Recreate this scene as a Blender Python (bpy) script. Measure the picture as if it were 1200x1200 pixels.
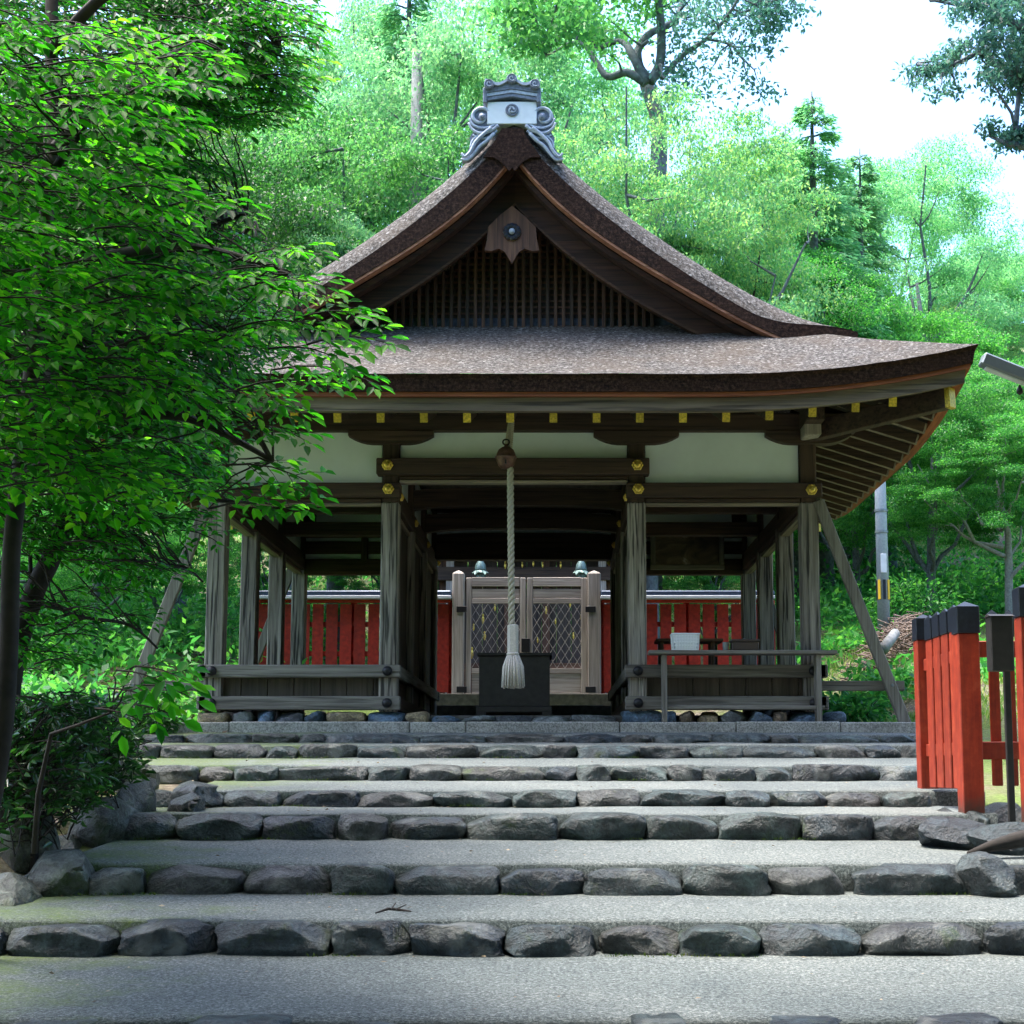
import bpy, bmesh, math, random
import numpy as np
from mathutils import Vector, Matrix, noise

# ------------------------------------------------------------------ camera, light, exposure
PITCH = math.radians(7.0); FPX = 1750.0; PX0 = 652.0; PY0 = 905.0 - FPX*math.tan(PITCH)
S = bpy.context.scene
for o in list(bpy.data.objects): bpy.data.objects.remove(o)
cam_data = bpy.data.cameras.new('camera'); cam = bpy.data.objects.new('camera', cam_data)
S.collection.objects.link(cam); S.camera = cam
cam.location = (0, 0, 0); cam.rotation_euler = (math.radians(90)+PITCH, 0, 0)
cam_data.sensor_width = 36; cam_data.lens = FPX/1200*36
cam_data.shift_x = -(PX0-600)/1200; cam_data.shift_y = (PY0-600)/1200
cam_data.clip_start = 0.05; cam_data.clip_end = 2000
S.render.resolution_x = S.render.resolution_y = 1024
S.view_settings.view_transform = 'Standard'; S.view_settings.look = 'None'
S.view_settings.exposure = 2.45; S.view_settings.gamma = 1; S.view_settings.use_curve_mapping = False
S.render.engine = 'CYCLES'
S.cycles.max_bounces = 8; S.cycles.diffuse_bounces = 4; S.cycles.transmission_bounces = 6; S.cycles.transparent_max_bounces = 8
S.cycles.use_denoising = True; S.cycles.caustics_reflective = False; S.cycles.caustics_refractive = False

SUN_EL, SUN_ROT = 74.0, -75.0          # veiled sun, very high, slightly behind and left of the hall
world = bpy.data.worlds.new('World'); S.world = world; world.use_nodes = True
wn = world.node_tree; wn.nodes.clear()
sky = wn.nodes.new('ShaderNodeTexSky'); sky.sky_type = 'NISHITA'; sky.sun_disc = False
sky.sun_elevation = math.radians(SUN_EL); sky.sun_rotation = math.radians(SUN_ROT)
sky.air_density = 1.0; sky.dust_density = 4.0; sky.ozone_density = 1.0
hs = wn.nodes.new('ShaderNodeHueSaturation'); hs.inputs['Saturation'].default_value = 1.35
bg = wn.nodes.new('ShaderNodeBackground'); bg.inputs['Strength'].default_value = 0.15
wo = wn.nodes.new('ShaderNodeOutputWorld')
wn.links.new(sky.outputs[0], hs.inputs['Color']); wn.links.new(hs.outputs[0], bg.inputs[0]); wn.links.new(bg.outputs[0], wo.inputs[0])
sd = bpy.data.lights.new('sun', 'SUN'); sd.energy = 1.5; sd.angle = math.radians(20); sd.color = (1, .98, .93)
sun = bpy.data.objects.new('sun', sd); S.collection.objects.link(sun)
_e, _a = math.radians(SUN_EL), math.radians(SUN_ROT)
sdir = Vector((math.sin(_a)*math.cos(_e), math.cos(_a)*math.cos(_e), math.sin(_e)))
sun.rotation_euler = sdir.to_track_quat('Z', 'Y').to_euler(); sun.location = sdir*60

R = random.Random(7); RN = np.random.default_rng(7)
C = S.collection
cp, sp_ = math.cos(PITCH), math.sin(PITCH)
def P(px, py, Y):
    """a point seen at that photograph pixel, Y metres away"""
    u = (px-PX0)/FPX; v = (PY0-py)/FPX
    d = (u, cp-v*sp_, sp_+v*cp); k = Y/d[1]
    return Vector((d[0]*k, Y, d[2]*k))
def Zp(py, Y): return P(PX0, py, Y).z
def Xp(px, Y, py=700): return P(px, py, Y).x
def sstep(a, b, x):
    t = min(1, max(0, (x-a)/(b-a))); return t*t*(3-2*t)
def lerp(a, b, t): return a+(b-a)*t
def interp(x, pts): return float(np.interp(x, [p[0] for p in pts], [p[1] for p in pts]))

# ------------------------------------------------------------------ objects
WL = {}
def wloc(o): return WL.get(o.name, Vector((0, 0, 0)))
def thing(name, loc, label, cat, group=None, kind=None):
    o = bpy.data.objects.new(name, None); C.objects.link(o); o.location = loc; o.empty_display_size = .1
    WL[o.name] = Vector(loc)
    if label: o['label'] = label
    if cat: o['category'] = cat
    if group: o['group'] = group
    if kind: o['kind'] = kind
    return o
def mk(name, verts, faces, mat, parent=None, smooth=False, label=None, cat=None, group=None, kind=None, loc=None):
    off = wloc(parent) if parent else Vector((0, 0, 0))
    if parent is None and loc is None and label and kind is None:
        a = np.array([tuple(v) for v in verts]); loc = ((a[:,0].min()+a[:,0].max())/2, (a[:,1].min()+a[:,1].max())/2, a[:,2].min())
    if loc is not None: off = Vector(loc)
    me = bpy.data.meshes.new(name)
    me.from_pydata([(v[0]-off[0], v[1]-off[1], v[2]-off[2]) for v in verts], [], faces)
    if smooth: me.polygons.foreach_set('use_smooth', [True]*len(me.polygons))
    me.materials.append(mat); me.update()
    o = bpy.data.objects.new(name, me); C.objects.link(o); o.parent = parent
    if loc is not None:
        o.location = Vector(loc) - (wloc(parent) if parent else Vector((0, 0, 0)))
        WL[o.name] = Vector(loc)
    else: WL[o.name] = off.copy() if parent else Vector((0, 0, 0))
    if label: o['label'] = label
    if cat: o['category'] = cat
    if group: o['group'] = group
    if kind: o['kind'] = kind
    return o
class MB:
    def __init__(s): s.v = []; s.f = []
    def add(s, v, f):
        n = len(s.v); s.v += [tuple(p) for p in v]; s.f += [tuple(i+n for i in q) for q in f]; return s
    def box(s, x0, x1, y0, y1, z0, z1, b=.006, M=None):
        if x0 > x1: x0, x1 = x1, x0
        if y0 > y1: y0, y1 = y1, y0
        if z0 > z1: z0, z1 = z1, z0
        b = min(b, (x1-x0)*.3, (y1-y0)*.3, (z1-z0)*.3)
        v = []; idx = {}
        for i, x in enumerate((x0, x1)):
            for j, y in enumerate((y0, y1)):
                for k, z in enumerate((z0, z1)):
                    dx, dy, dz = (b if i == 0 else -b), (b if j == 0 else -b), (b if k == 0 else -b)
                    idx[i,j,k,0] = len(v); v.append((x, y+dy, z+dz))
                    idx[i,j,k,1] = len(v); v.append((x+dx, y, z+dz))
                    idx[i,j,k,2] = len(v); v.append((x+dx, y+dy, z))
        f = []
        def q(*a): f.append(tuple(idx[t] for t in a))
        for i in (0, 1):
            a = [(i,0,0,0), (i,0,1,0), (i,1,1,0), (i,1,0,0)]; q(*(a if i == 0 else a[::-1]))
            a = [(0,i,0,1), (1,i,0,1), (1,i,1,1), (0,i,1,1)]; q(*(a if i == 0 else a[::-1]))
            a = [(0,0,i,2), (0,1,i,2), (1,1,i,2), (1,0,i,2)]; q(*(a if i == 0 else a[::-1]))
        for i in (0, 1):
            for j in (0, 1):
                a = [(i,j,0,0), (i,j,0,1), (i,j,1,1), (i,j,1,0)]; q(*(a if i == j else a[::-1]))
                a = [(0,i,j,1), (0,i,j,2), (1,i,j,2), (1,i,j,1)]; q(*(a[::-1] if i != j else a))
                a = [(i,0,j,2), (i,0,j,0), (i,1,j,0), (i,1,j,2)]; q(*(a[::-1] if i != j else a))
                for k in (0, 1):
                    a = [(i,j,k,0), (i,j,k,1), (i,j,k,2)]; q(*(a if (i+j+k) % 2 else a[::-1]))
        if M is not None: v = [M @ Vector(p) for p in v]
        return s.add(v, f)
    def beam(s, a, b, w, h, bev=.006, up=(0, 0, 1)):
        a = Vector(a); b = Vector(b); d = (b-a); L = d.length; d.normalize()
        up = Vector(up); x = d.cross(up).normalized(); u = x.cross(d)
        M = Matrix((( x.x, d.x, u.x, a.x), (x.y, d.y, u.y, a.y), (x.z, d.z, u.z, a.z), (0, 0, 0, 1)))
        return s.box(-w/2, w/2, 0, L, -h/2, h/2, bev, M)
    def tube(s, pts, rad, n=8, cap=True):
        pts = [Vector(p) for p in pts]; m = len(pts)
        rad = rad if hasattr(rad, '__len__') else [rad]*m
        v = []; f = []; ref = None
        for i, p in enumerate(pts):
            t = (pts[min(i+1, m-1)]-pts[max(i-1, 0)])
            t = t.normalized() if t.length > 1e-9 else Vector((0, 0, 1))
            if ref is None: ref = Vector((1, 0, 0)) if abs(t.x) < .8 else Vector((0, 1, 0))
            a = (ref-t*ref.dot(t)).normalized(); ref = a; b = t.cross(a)
            for k in range(n):
                w = 2*math.pi*k/n; v.append(p+(a*math.cos(w)+b*math.sin(w))*rad[i])
        for i in range(m-1):
            for k in range(n): f.append((i*n+k, i*n+(k+1) % n, (i+1)*n+(k+1) % n, (i+1)*n+k))
        if cap: f.append(tuple(range(n))[::-1]); f.append(tuple((m-1)*n+k for k in range(n)))
        return s.add(v, f)
    def lathe(s, prof, c, n=20, axis='z'):
        v = []; f = []
        for r, h in prof:
            for k in range(n):
                w = 2*math.pi*k/n; x, y = r*math.cos(w), r*math.sin(w)
                if axis == 'z': v.append((c[0]+x, c[1]+y, c[2]+h))
                else: v.append((c[0]+x, c[1]-h, c[2]+y))      # axis towards the viewer (-Y)
        m = len(prof)
        for i in range(m-1):
            for k in range(n): f.append((i*n+k, i*n+(k+1) % n, (i+1)*n+(k+1) % n, (i+1)*n+k))
        f.append(tuple(range(n))[::-1]); f.append(tuple((m-1)*n+k for k in range(n)))
        return s.add(v, f)
    def plate(s, xz, y0, y1):
        n = len(xz); v = [(x, y0, z) for x, z in xz]+[(x, y1, z) for x, z in xz]
        f = [tuple(range(n)), tuple(range(2*n-1, n-1, -1))]+[(i, i+n, (i+1) % n+n, (i+1) % n) for i in range(n)]
        return s.add(v, f)
    def strip(s, top, bot, y0, y1):
        """solid between two XZ polylines of equal length"""
        n = len(top); v = []
        for (a, b) in zip(top, bot): v += [(a[0], y0, a[1]), (b[0], y0, b[1]), (b[0], y1, b[1]), (a[0], y1, a[1])]
        f = []
        for i in range(n-1):
            p, q = 4*i, 4*i+4
            for k in range(4): f.append((p+k, p+(k+1) % 4, q+(k+1) % 4, q+k))
        f += [(3, 2, 1, 0), (4*n-4, 4*n-3, 4*n-2, 4*n-1)]
        return s.add(v, f)
    def build(s, name, mat, parent=None, **k): return mk(name, s.v, s.f, mat, parent, **k)
def box(name, mat, parent, *a, b=.006, **k): return MB().box(*a, b=b).build(name, mat, parent, **k)

# ------------------------------------------------------------------ materials
def newmat(name):
    m = bpy.data.materials.new(name); m.use_nodes = True; nt = m.node_tree
    return m, nt, nt.nodes['Principled BSDF']
def nd(nt, t, **kw):
    n = nt.nodes.new(t)
    for k, v in kw.items():
        if k in n.inputs: n.inputs[k].default_value = v
        else: setattr(n, k, v)
    return n
def ramp(nt, fac, stops, interp='LINEAR'):
    r = nt.nodes.new('ShaderNodeValToRGB'); r.color_ramp.interpolation = interp
    e = r.color_ramp.elements
    while len(e) < len(stops): e.new(.5)
    for i, (p, c) in enumerate(stops): e[i].position = p; e[i].color = (*c, 1) if len(c) == 3 else c
    nt.links.new(fac, r.inputs[0]); return r.outputs[0]
def mixc(nt, fac, a, b, mode='MIX'):
    n = nt.nodes.new('ShaderNodeMix'); n.data_type = 'RGBA'; n.blend_type = mode
    for s, v in ((0, fac), (6, a), (7, b)):
        if isinstance(v, bpy.types.NodeSocket): nt.links.new(v, n.inputs[s])
        elif isinstance(v, tuple): n.inputs[s].default_value = (*v, 1)
        else: n.inputs[s].default_value = v
    return n.outputs[2]
def bump(nt, h, strength, dist, bsdf, prev=None):
    b = nt.nodes.new('ShaderNodeBump'); b.inputs['Strength'].default_value = strength; b.inputs['Distance'].default_value = dist
    nt.links.new(h, b.inputs['Height'])
    if prev: nt.links.new(prev, b.inputs['Normal'])
    if bsdf: nt.links.new(b.outputs[0], bsdf.inputs['Normal'])
    return b.outputs[0]
def noisen(nt, vec, scale, detail=4, rough=.55, dist=0.):
    n = nt.nodes.new('ShaderNodeTexNoise'); n.inputs['Scale'].default_value = scale; n.inputs['Detail'].default_value = detail
    n.inputs['Roughness'].default_value = rough; n.inputs['Distortion'].default_value = dist
    if vec: nt.links.new(vec, n.inputs['Vector'])
    return n.outputs['Fac']
def coords(nt, scale=None, which='Object'):
    t = nt.nodes.new('ShaderNodeTexCoord'); o = t.outputs[which]
    if scale:
        m = nt.nodes.new('ShaderNodeMapping'); m.inputs['Scale'].default_value = scale
        nt.links.new(o, m.inputs[0]); o = m.outputs[0]
    return o
def objrand(nt, c, amt):
    oi = nt.nodes.new('ShaderNodeObjectInfo')
    r = ramp(nt, oi.outputs['Random'], [(0, (1-amt,)*3), (1, (1+amt,)*3)])
    return mixc(nt, 1.0, c, r, 'MULTIPLY')
def wood(name, axis, dark, light, crack=.6, gs=26, rough=.75, amt=.18, pale=None):
    m, nt, b = newmat(name)
    sc = [gs, gs, gs]; sc['xyz'.index(axis)] = gs*.045
    v = coords(nt, tuple(sc)); g = noisen(nt, v, 1.0, 6, .65, .3)
    c = ramp(nt, g, [(.28, dark), (.5, tuple((a+b_)/2 for a, b_ in zip(dark, light))), (.72, light)])
    sc2 = [7, 7, 7]; sc2['xyz'.index(axis)] = .9
    big = noisen(nt, coords(nt, tuple(sc2)), 1.0, 3)
    c = mixc(nt, ramp(nt, big, [(.4, (0, 0, 0)), (.7, (1, 1, 1))]), c, mixc(nt, .5, c, pale or dark))
    sc3 = [gs*1.6]*3; sc3['xyz'.index(axis)] = gs*.05
    cr = noisen(nt, coords(nt, tuple(sc3)), 1.0, 3, .5, .2)
    ck = ramp(nt, cr, [(.38, (.08,)*3), (.47, (1,)*3)])
    c = mixc(nt, crack, c, ck, 'MULTIPLY')
    c = objrand(nt, c, amt)
    nt.links.new(c, b.inputs['Base Color']); b.inputs['Roughness'].default_value = rough
    n1 = bump(nt, g, .5, .006, None); bump(nt, ck, .6*crack, .008, b, n1)
    return m
def trio(name, *a, **k): return {ax: wood(name+'_'+ax, ax, *a, **k) for ax in 'xyz'}
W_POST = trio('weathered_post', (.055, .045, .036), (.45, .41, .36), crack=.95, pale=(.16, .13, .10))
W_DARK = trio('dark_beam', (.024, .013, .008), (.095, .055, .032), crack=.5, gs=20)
W_RAIL = trio('weathered_rail', (.10, .088, .072), (.29, .27, .235), crack=.5)
W_GATE = trio('gate_wood', (.26, .22, .18), (.55, .49, .43), crack=.3)
W_BROWN = trio('brown_wood', (.040, .018, .010), (.17, .082, .044), crack=.5, gs=22)
W_RED = trio('reddish_board', (.17, .042, .014), (.40, .13, .05), crack=.3, gs=22)
W_BATT = trio('pale_red_batten', (.24, .09, .045), (.55, .27, .16), crack=.4, gs=18)
W_BARGE = trio('dark_bargeboard', (.014, .007, .005), (.085, .036, .020), crack=.5, gs=18)
W_PEND = trio('pendant_wood', (.06, .026, .014), (.24, .115, .062), crack=.5, gs=20)
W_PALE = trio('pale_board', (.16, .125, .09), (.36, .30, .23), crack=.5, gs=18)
W_EAVE = trio('eave_fascia', (.06, .045, .032), (.22, .175, .125), crack=.7, gs=14)
W_PANEL = trio('panel_board', (.035, .026, .020), (.10, .078, .06), crack=.3, gs=20)
def simple(name, col, rough=.6, metal=0., bscale=0, bstr=.2, var=0., spec=.5, amt=0.):
    m, nt, b = newmat(name); b.inputs['Roughness'].default_value = rough; b.inputs['Metallic'].default_value = metal
    b.inputs['Specular IOR Level'].default_value = spec
    v = coords(nt); n = noisen(nt, v, bscale or 8, 5)
    lo = tuple(c*(1-var) for c in col); hi = tuple(min(1, c*(1+var)) for c in col)
    c = ramp(nt, n, [(.3, lo), (.7, hi)])
    if amt: c = objrand(nt, c, amt)
    nt.links.new(c, b.inputs['Base Color'])
    if bscale: bump(nt, n, bstr, .004, b)
    return m
M_PLASTER = simple('plaster', (.70, .79, .78), .9, bscale=1.6, bstr=.06, var=.09)
M_GOLD = simple('gold_leaf_fitting', (.70, .50, .10), .35, .75, bscale=60, bstr=.3, var=.2)
M_YELLOW = simple('gilded_cap', (.62, .46, .05), .5, .35, bscale=45, bstr=.4, var=.4, amt=.25)
M_IRON = simple('black_iron', (.014, .014, .016), .5, .3, bscale=50, var=.3)
M_SILL = simple('blue_grey_board', (.055, .07, .10), .6, bscale=20, bstr=.3, var=.5)
M_BLACKWOOD = simple('black_stained_wood', (.018, .015, .014), .55, bscale=14, var=.4)
M_DARKSTONE = simple('dark_stone', (.10, .095, .085), .9, bscale=12, bstr=.5, var=.4)  # dark grey-brown stone, varied by noise
M_TILE = simple('ridge_tile', (.17, .20, .25), .45, bscale=30, bstr=.25, var=.35)
M_TILE_L = simple('ridge_tile_pale', (.42, .48, .55), .5, bscale=30, bstr=.2, var=.25)
M_WHITE = simple('white_plaster_box', (.80, .86, .86), .8, bscale=12, bstr=.05, var=.05)
M_VERM = simple('vermilion_paint', (.36, .028, .010), .55, bscale=14, bstr=.25, var=.38, amt=.14)
def m_verm():
    m, nt, b = newmat('vermilion_paint'); b.inputs['Roughness'].default_value = .55
    v = coords(nt); g = noisen(nt, coords(nt, (30, 30, 2.2)), 1, 5, .6); n = noisen(nt, v, 9, 6, .7)
    c = ramp(nt, n, [(.3, (.26, .022, .008)), (.55, (.38, .040, .012)), (.75, (.48, .085, .035))])
    c = mixc(nt, .5, c, ramp(nt, g, [(.35, (.45,)*3), (.6, (1.1,)*3)]), 'MULTIPLY')
    c = mixc(nt, ramp(nt, noisen(nt, v, 22, 5, .8), [(.66, (0,)*3), (.72, (.7,)*3)]), c, (.16, .10, .07))      # chips
    sx = nt.nodes.new('ShaderNodeSeparateXYZ'); nt.links.new(v, sx.inputs[0])
    mr = nt.nodes.new('ShaderNodeMapRange'); mr.inputs[1].default_value = .30; mr.inputs[2].default_value = 0.0; mr.inputs[3].default_value = -.25; mr.inputs[4].default_value = .45
    nt.links.new(sx.outputs[2], mr.inputs[0]); ad = nt.nodes.new('ShaderNodeMath'); nt.links.new(mr.outputs[0], ad.inputs[0]); nt.links.new(n, ad.inputs[1])
    c = mixc(nt, ramp(nt, ad.outputs[0], [(.52, (0,)*3), (.85, (.85,)*3)]), c, (.055, .035, .025))             # mud splashed on the feet
    c = objrand(nt, c, .12); nt.links.new(c, b.inputs['Base Color']); bump(nt, g, .4, .004, b); return m
M_VERM = m_verm()
M_VERM_OLD = simple('old_red_paint', (.40, .026, .012), .65, bscale=14, bstr=.2, var=.35, amt=.18)
M_CAPBLK = simple('black_paint', (.012, .018, .03), .35, bscale=30, var=.4)
M_COPPER = simple('dark_copper_coping', (.05, .075, .13), .4, .2, bscale=20, var=.3)
M_COPING = simple('pale_coping_edge', (.62, .66, .70), .5, var=.1)
M_BRONZE = simple('green_bronze', (.12, .19, .18), .5, .5, bscale=50, var=.4)
M_PLASTIC = simple('white_plastic', (.80, .84, .86), .4, var=.03)
M_CONCRETE = simple('pole_concrete', (.33, .38, .42), .8, bscale=30, var=.15)
M_STEEL = simple('grey_steel', (.19, .225, .24), .45, .4, var=.1)
M_YPAINT = simple('yellow_paint', (.75, .48, .02), .6, var=.1)
M_BARK = simple('tree_bark', (.022, .018, .015), .9, bscale=9, bstr=.9, var=.5)
M_BARK_PALE = simple('pale_bark', (.22, .225, .22), .9, bscale=9, bstr=.6, var=.3)
M_BARK_COOL = simple('cool_bark', (.09, .11, .12), .9, bscale=9, bstr=.9, var=.5)
def m_bark_thatch(name, cols, layered):
    m, nt, b = newmat(name); b.inputs['Roughness'].default_value = .9; b.inputs['Specular IOR Level'].default_value = .2
    v = coords(nt); fine = noisen(nt, v, 26, 7, .8); mid = noisen(nt, v, 2.2, 4)
    vo = nt.nodes.new('ShaderNodeTexVoronoi'); vo.inputs['Scale'].default_value = 38; nt.links.new(v, vo.inputs['Vector'])
    c = ramp(nt, fine, [(.38, cols[0]), (.50, cols[1]), (.62, cols[2])])
    c = mixc(nt, ramp(nt, mid, [(.42, (0,)*3), (.72, (.6,)*3)]), c, cols[3])
    if layered:
        lv = coords(nt, (6, 6, 190)); ly = noisen(nt, lv, 1, 4, .6)
        c = mixc(nt, .8, c, ramp(nt, ly, [(.3, (.35,)*3), (.65, (1.1,)*3)]), 'MULTIPLY')
        n1 = bump(nt, ly, .8, .012, None)
    else:
        sp = ramp(nt, vo.outputs['Color'], [(.80, (0,)*3), (.92, (.75,)*3)])
        c = mixc(nt, sp, c, (.33, .32, .305)); n1 = None
    nt.links.new(c, b.inputs['Base Color'])
    if n1: bump(nt, fine, .8, .02, b, n1)
    else: bump(nt, fine, 1.0, .03, b)
    return m
M_THATCH = m_bark_thatch('cypress_bark_thatch', [(.016, .015, .014), (.075, .070, .064), (.25, .24, .225), (.10, .078, .058)], False)
M_THATCH_EDGE = m_bark_thatch('cut_thatch_edge', [(.007, .004, .003), (.036, .017, .011), (.11, .060, .040), (.048, .022, .013)], True)
def m_gravel():
    m, nt, b = newmat('packed_gravel'); b.inputs['Roughness'].default_value = .92; b.inputs['Specular IOR Level'].default_value = .25
    v = coords(nt); g = noisen(nt, v, 58, 3, .9); g2 = noisen(nt, v, 36, 3, .7); big = noisen(nt, v, .9, 4)
    c = ramp(nt, g, [(.30, (.030, .038, .040)), (.5, (.125, .145, .145)), (.68, (.33, .36, .35))])
    c = mixc(nt, .45, c, ramp(nt, g2, [(.3, (.4,)*3), (.7, (1.25,)*3)]), 'MULTIPLY')
    c = mixc(nt, .6, c, ramp(nt, big, [(.32, (.50, .56, .58)), (.68, (1.15, 1.13, 1.08))]), 'MULTIPLY')
    # moss: noise patches, dense where the treads meet the mossy bank (object space, x below -1.8)
    sx = nt.nodes.new('ShaderNodeSeparateXYZ'); nt.links.new(v, sx.inputs[0])
    mr = nt.nodes.new('ShaderNodeMapRange'); mr.inputs[1].default_value = -.9; mr.inputs[2].default_value = -3.4; mr.inputs[3].default_value = -.1; mr.inputs[4].default_value = .34
    nt.links.new(sx.outputs[0], mr.inputs[0])
    mn = noisen(nt, v, 1.7, 6, .7)
    ad = nt.nodes.new('ShaderNodeMath'); ad.operation = 'ADD'; nt.links.new(mn, ad.inputs[0]); nt.links.new(mr.outputs[0], ad.inputs[1])
    mk_ = ramp(nt, ad.outputs[0], [(.60, (0,)*3), (.80, (.8,)*3)])
    mg = mixc(nt, 1.0, mk_, ramp(nt, g2, [(.35, (.3,)*3), (.6, (1,)*3)]), 'MULTIPLY')
    c = mixc(nt, mg, c, (.085, .13, .022))
    nt.links.new(c, b.inputs['Base Color']); n1 = bump(nt, g, .9, .006, None); bump(nt, g2, .5, .012, b, n1)
    return m
M_GRAVEL = m_gravel()
def m_rock(name, stops, moss=0.):
    m, nt, b = newmat(name); b.inputs['Roughness'].default_value = .40; b.inputs['Specular IOR Level'].default_value = .6
    v = coords(nt); oi = nt.nodes.new('ShaderNodeObjectInfo')
    base = ramp(nt, oi.outputs['Random'], stops, 'LINEAR')
    n = noisen(nt, v, 7, 8, .65, .6); f = noisen(nt, v, 45, 5, .7); sc = noisen(nt, v, 3.2, 3)
    c = mixc(nt, .85, base, ramp(nt, n, [(.32, (.18,)*3), (.5, (.85,)*3), (.68, (2.1,)*3)]), 'MULTIPLY')
    c = mixc(nt, .7, c, ramp(nt, f, [(.35, (.4,)*3), (.65, (1.6,)*3)]), 'MULTIPLY')
    c = mixc(nt, ramp(nt, sc, [(.58, (0,)*3), (.68, (.45,)*3)]), c, (.34, .36, .33))
    if moss:
        c = mixc(nt, ramp(nt, noisen(nt, v, 4.5, 6, .7), [(.62-moss*.25, (0,)*3), (.74-moss*.2, (.85,)*3)]), c, (.05, .085, .015))
    nt.links.new(c, b.inputs['Base Color'])
    n1 = bump(nt, n, 1.0, .09, None); bump(nt, f, .9, .02, b, n1)
    return m
M_ROCK = m_rock('step_stone', [(0, (.030, .050, .058)), (.25, (.058, .084, .080)), (.5, (.026, .042, .054)), (.75, (.070, .074, .066)), (1, (.044, .074, .084))], .12)
M_ROCK_MOSS = m_rock('mossy_stone', [(0, (.10, .11, .09)), (.5, (.15, .17, .14)), (1, (.09, .11, .10))], .5)
M_RCOL = {k: m_rock('foundation_'+k, [(0, c), (1, tuple(x*1.1 for x in c))]) for k, c in
          dict(blue=(.09, .15, .22), grey=(.16, .18, .18), tan=(.33, .26, .15), dark=(.07, .08, .09), brown=(.20, .15, .10)).items()}
def m_granite():
    m, nt, b = newmat('speckled_granite'); b.inputs['Roughness'].default_value = .8
    v = coords(nt); f = noisen(nt, v, 55, 4, .8); n = noisen(nt, v, 3, 5)
    c = ramp(nt, f, [(.34, (.10, .10, .095)), (.5, (.36, .355, .33)), (.66, (.60, .59, .55))])
    c = mixc(nt, .7, c, ramp(nt, n, [(.3, (.55, .56, .52)), (.7, (1.1,)*3)]), 'MULTIPLY'); c = objrand(nt, c, .12)
    nt.links.new(c, b.inputs['Base Color']); bump(nt, f, .5, .006, b)
    return m
M_GRANITE = m_granite()
def m_ground():
    m, nt, b = newmat('forest_floor'); b.inputs['Roughness'].default_value = .95; b.inputs['Specular IOR Level'].default_value = .1
    v = coords(nt); f = noisen(nt, v, 16, 6, .8); n = noisen(nt, v, .55, 5, .65)
    c = ramp(nt, f, [(.3, (.06, .045, .03)), (.5, (.20, .165, .125)), (.68, (.42, .38, .32))])
    gr = ramp(nt, noisen(nt, v, 28, 4, .8), [(.3, (.06, .12, .03)), (.7, (.30, .40, .12))])
    c = mixc(nt, ramp(nt, n, [(.40, (0,)*3), (.56, (.95,)*3)]), c, gr)
    nt.links.new(c, b.inputs['Base Color']); bump(nt, f, .9, .05, b)
    return m
M_GROUND = m_ground()
def m_leaf(name, cols, trans, tfac=.45, rough=.45, spec=.35):
    m, nt, b = newmat(name); out = nt.nodes['Material Output']
    g = nt.nodes.new('ShaderNodeNewGeometry'); oi = nt.nodes.new('ShaderNodeObjectInfo')
    n = len(cols); c = ramp(nt, g.outputs['Random Per Island'], [(i/(n-1), x) for i, x in enumerate(cols)])
    nz = noisen(nt, coords(nt), .9, 2)
    c = mixc(nt, .6, c, ramp(nt, nz, [(.35, (.65, .75, .7)), (.65, (1.35, 1.25, 1.0))]), 'MULTIPLY')
    c = objrand(nt, c, .15)
    nt.links.new(c, b.inputs['Base Color']); b.inputs['Roughness'].default_value = rough; b.inputs['Specular IOR Level'].default_value = spec
    t = nt.nodes.new('ShaderNodeBsdfTranslucent')
    tc = mixc(nt, 1.0, c, tuple(trans), 'MULTIPLY'); nt.links.new(tc, t.inputs[0])
    mx = nt.nodes.new('ShaderNodeMixShader'); mx.inputs[0].default_value = tfac
    nt.links.new(b.outputs[0], mx.inputs[1]); nt.links.new(t.outputs[0], mx.inputs[2]); nt.links.new(mx.outputs[0], out.inputs[0])
    return m
L_NEAR = m_leaf('leaf_near', [(.008, .07, .010), (.015, .13, .012), (.03, .21, .014), (.06, .30, .018), (.14, .38, .03)], (2.2, 2.6, 1.0), .58, .5, .22)
L_NEAR_DARK = m_leaf('leaf_dark_glossy', [(.006, .055, .010), (.014, .115, .012), (.03, .18, .016), (.06, .25, .02)], (1.9, 2.5, 1.0), .5, .38, .35)
L_SHRUB = m_leaf('leaf_shrub', [(.010, .04, .016), (.02, .085, .02), (.04, .13, .025)], (1.8, 2.2, 1.0), .35, .28, .6)
L_VIVID = m_leaf('leaf_vivid', [(.02, .13, .04), (.045, .22, .055), (.11, .34, .07)], (2.0, 2.0, 1.2), .5)
L_MID = m_leaf('leaf_mid', [(.035, .15, .06), (.07, .24, .08), (.13, .33, .09)], (2.0, 2.0, 1.5), .5)
L_YEL = m_leaf('leaf_yellow_green', [(.05, .19, .10), (.09, .27, .13), (.22, .35, .13), (.07, .24, .14)], (2.0, 2.0, 1.3), .5)
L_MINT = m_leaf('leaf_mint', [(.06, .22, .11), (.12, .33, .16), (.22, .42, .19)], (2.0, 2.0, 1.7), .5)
L_TEAL = m_leaf('leaf_teal', [(.03, .09, .085), (.05, .14, .12), (.09, .20, .14)], (1.8, 2.0, 1.8), .45)
L_DEEP = m_leaf('leaf_deep', [(.012, .05, .018), (.025, .10, .025), (.05, .17, .03)], (1.9, 2.0, 1.2), .4)
L_BRN = m_leaf('dry_leaf', [(.10, .06, .03), (.22, .15, .09), (.35, .29, .21), (.16, .12, .08)], (1, 1, 1), .15)

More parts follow.
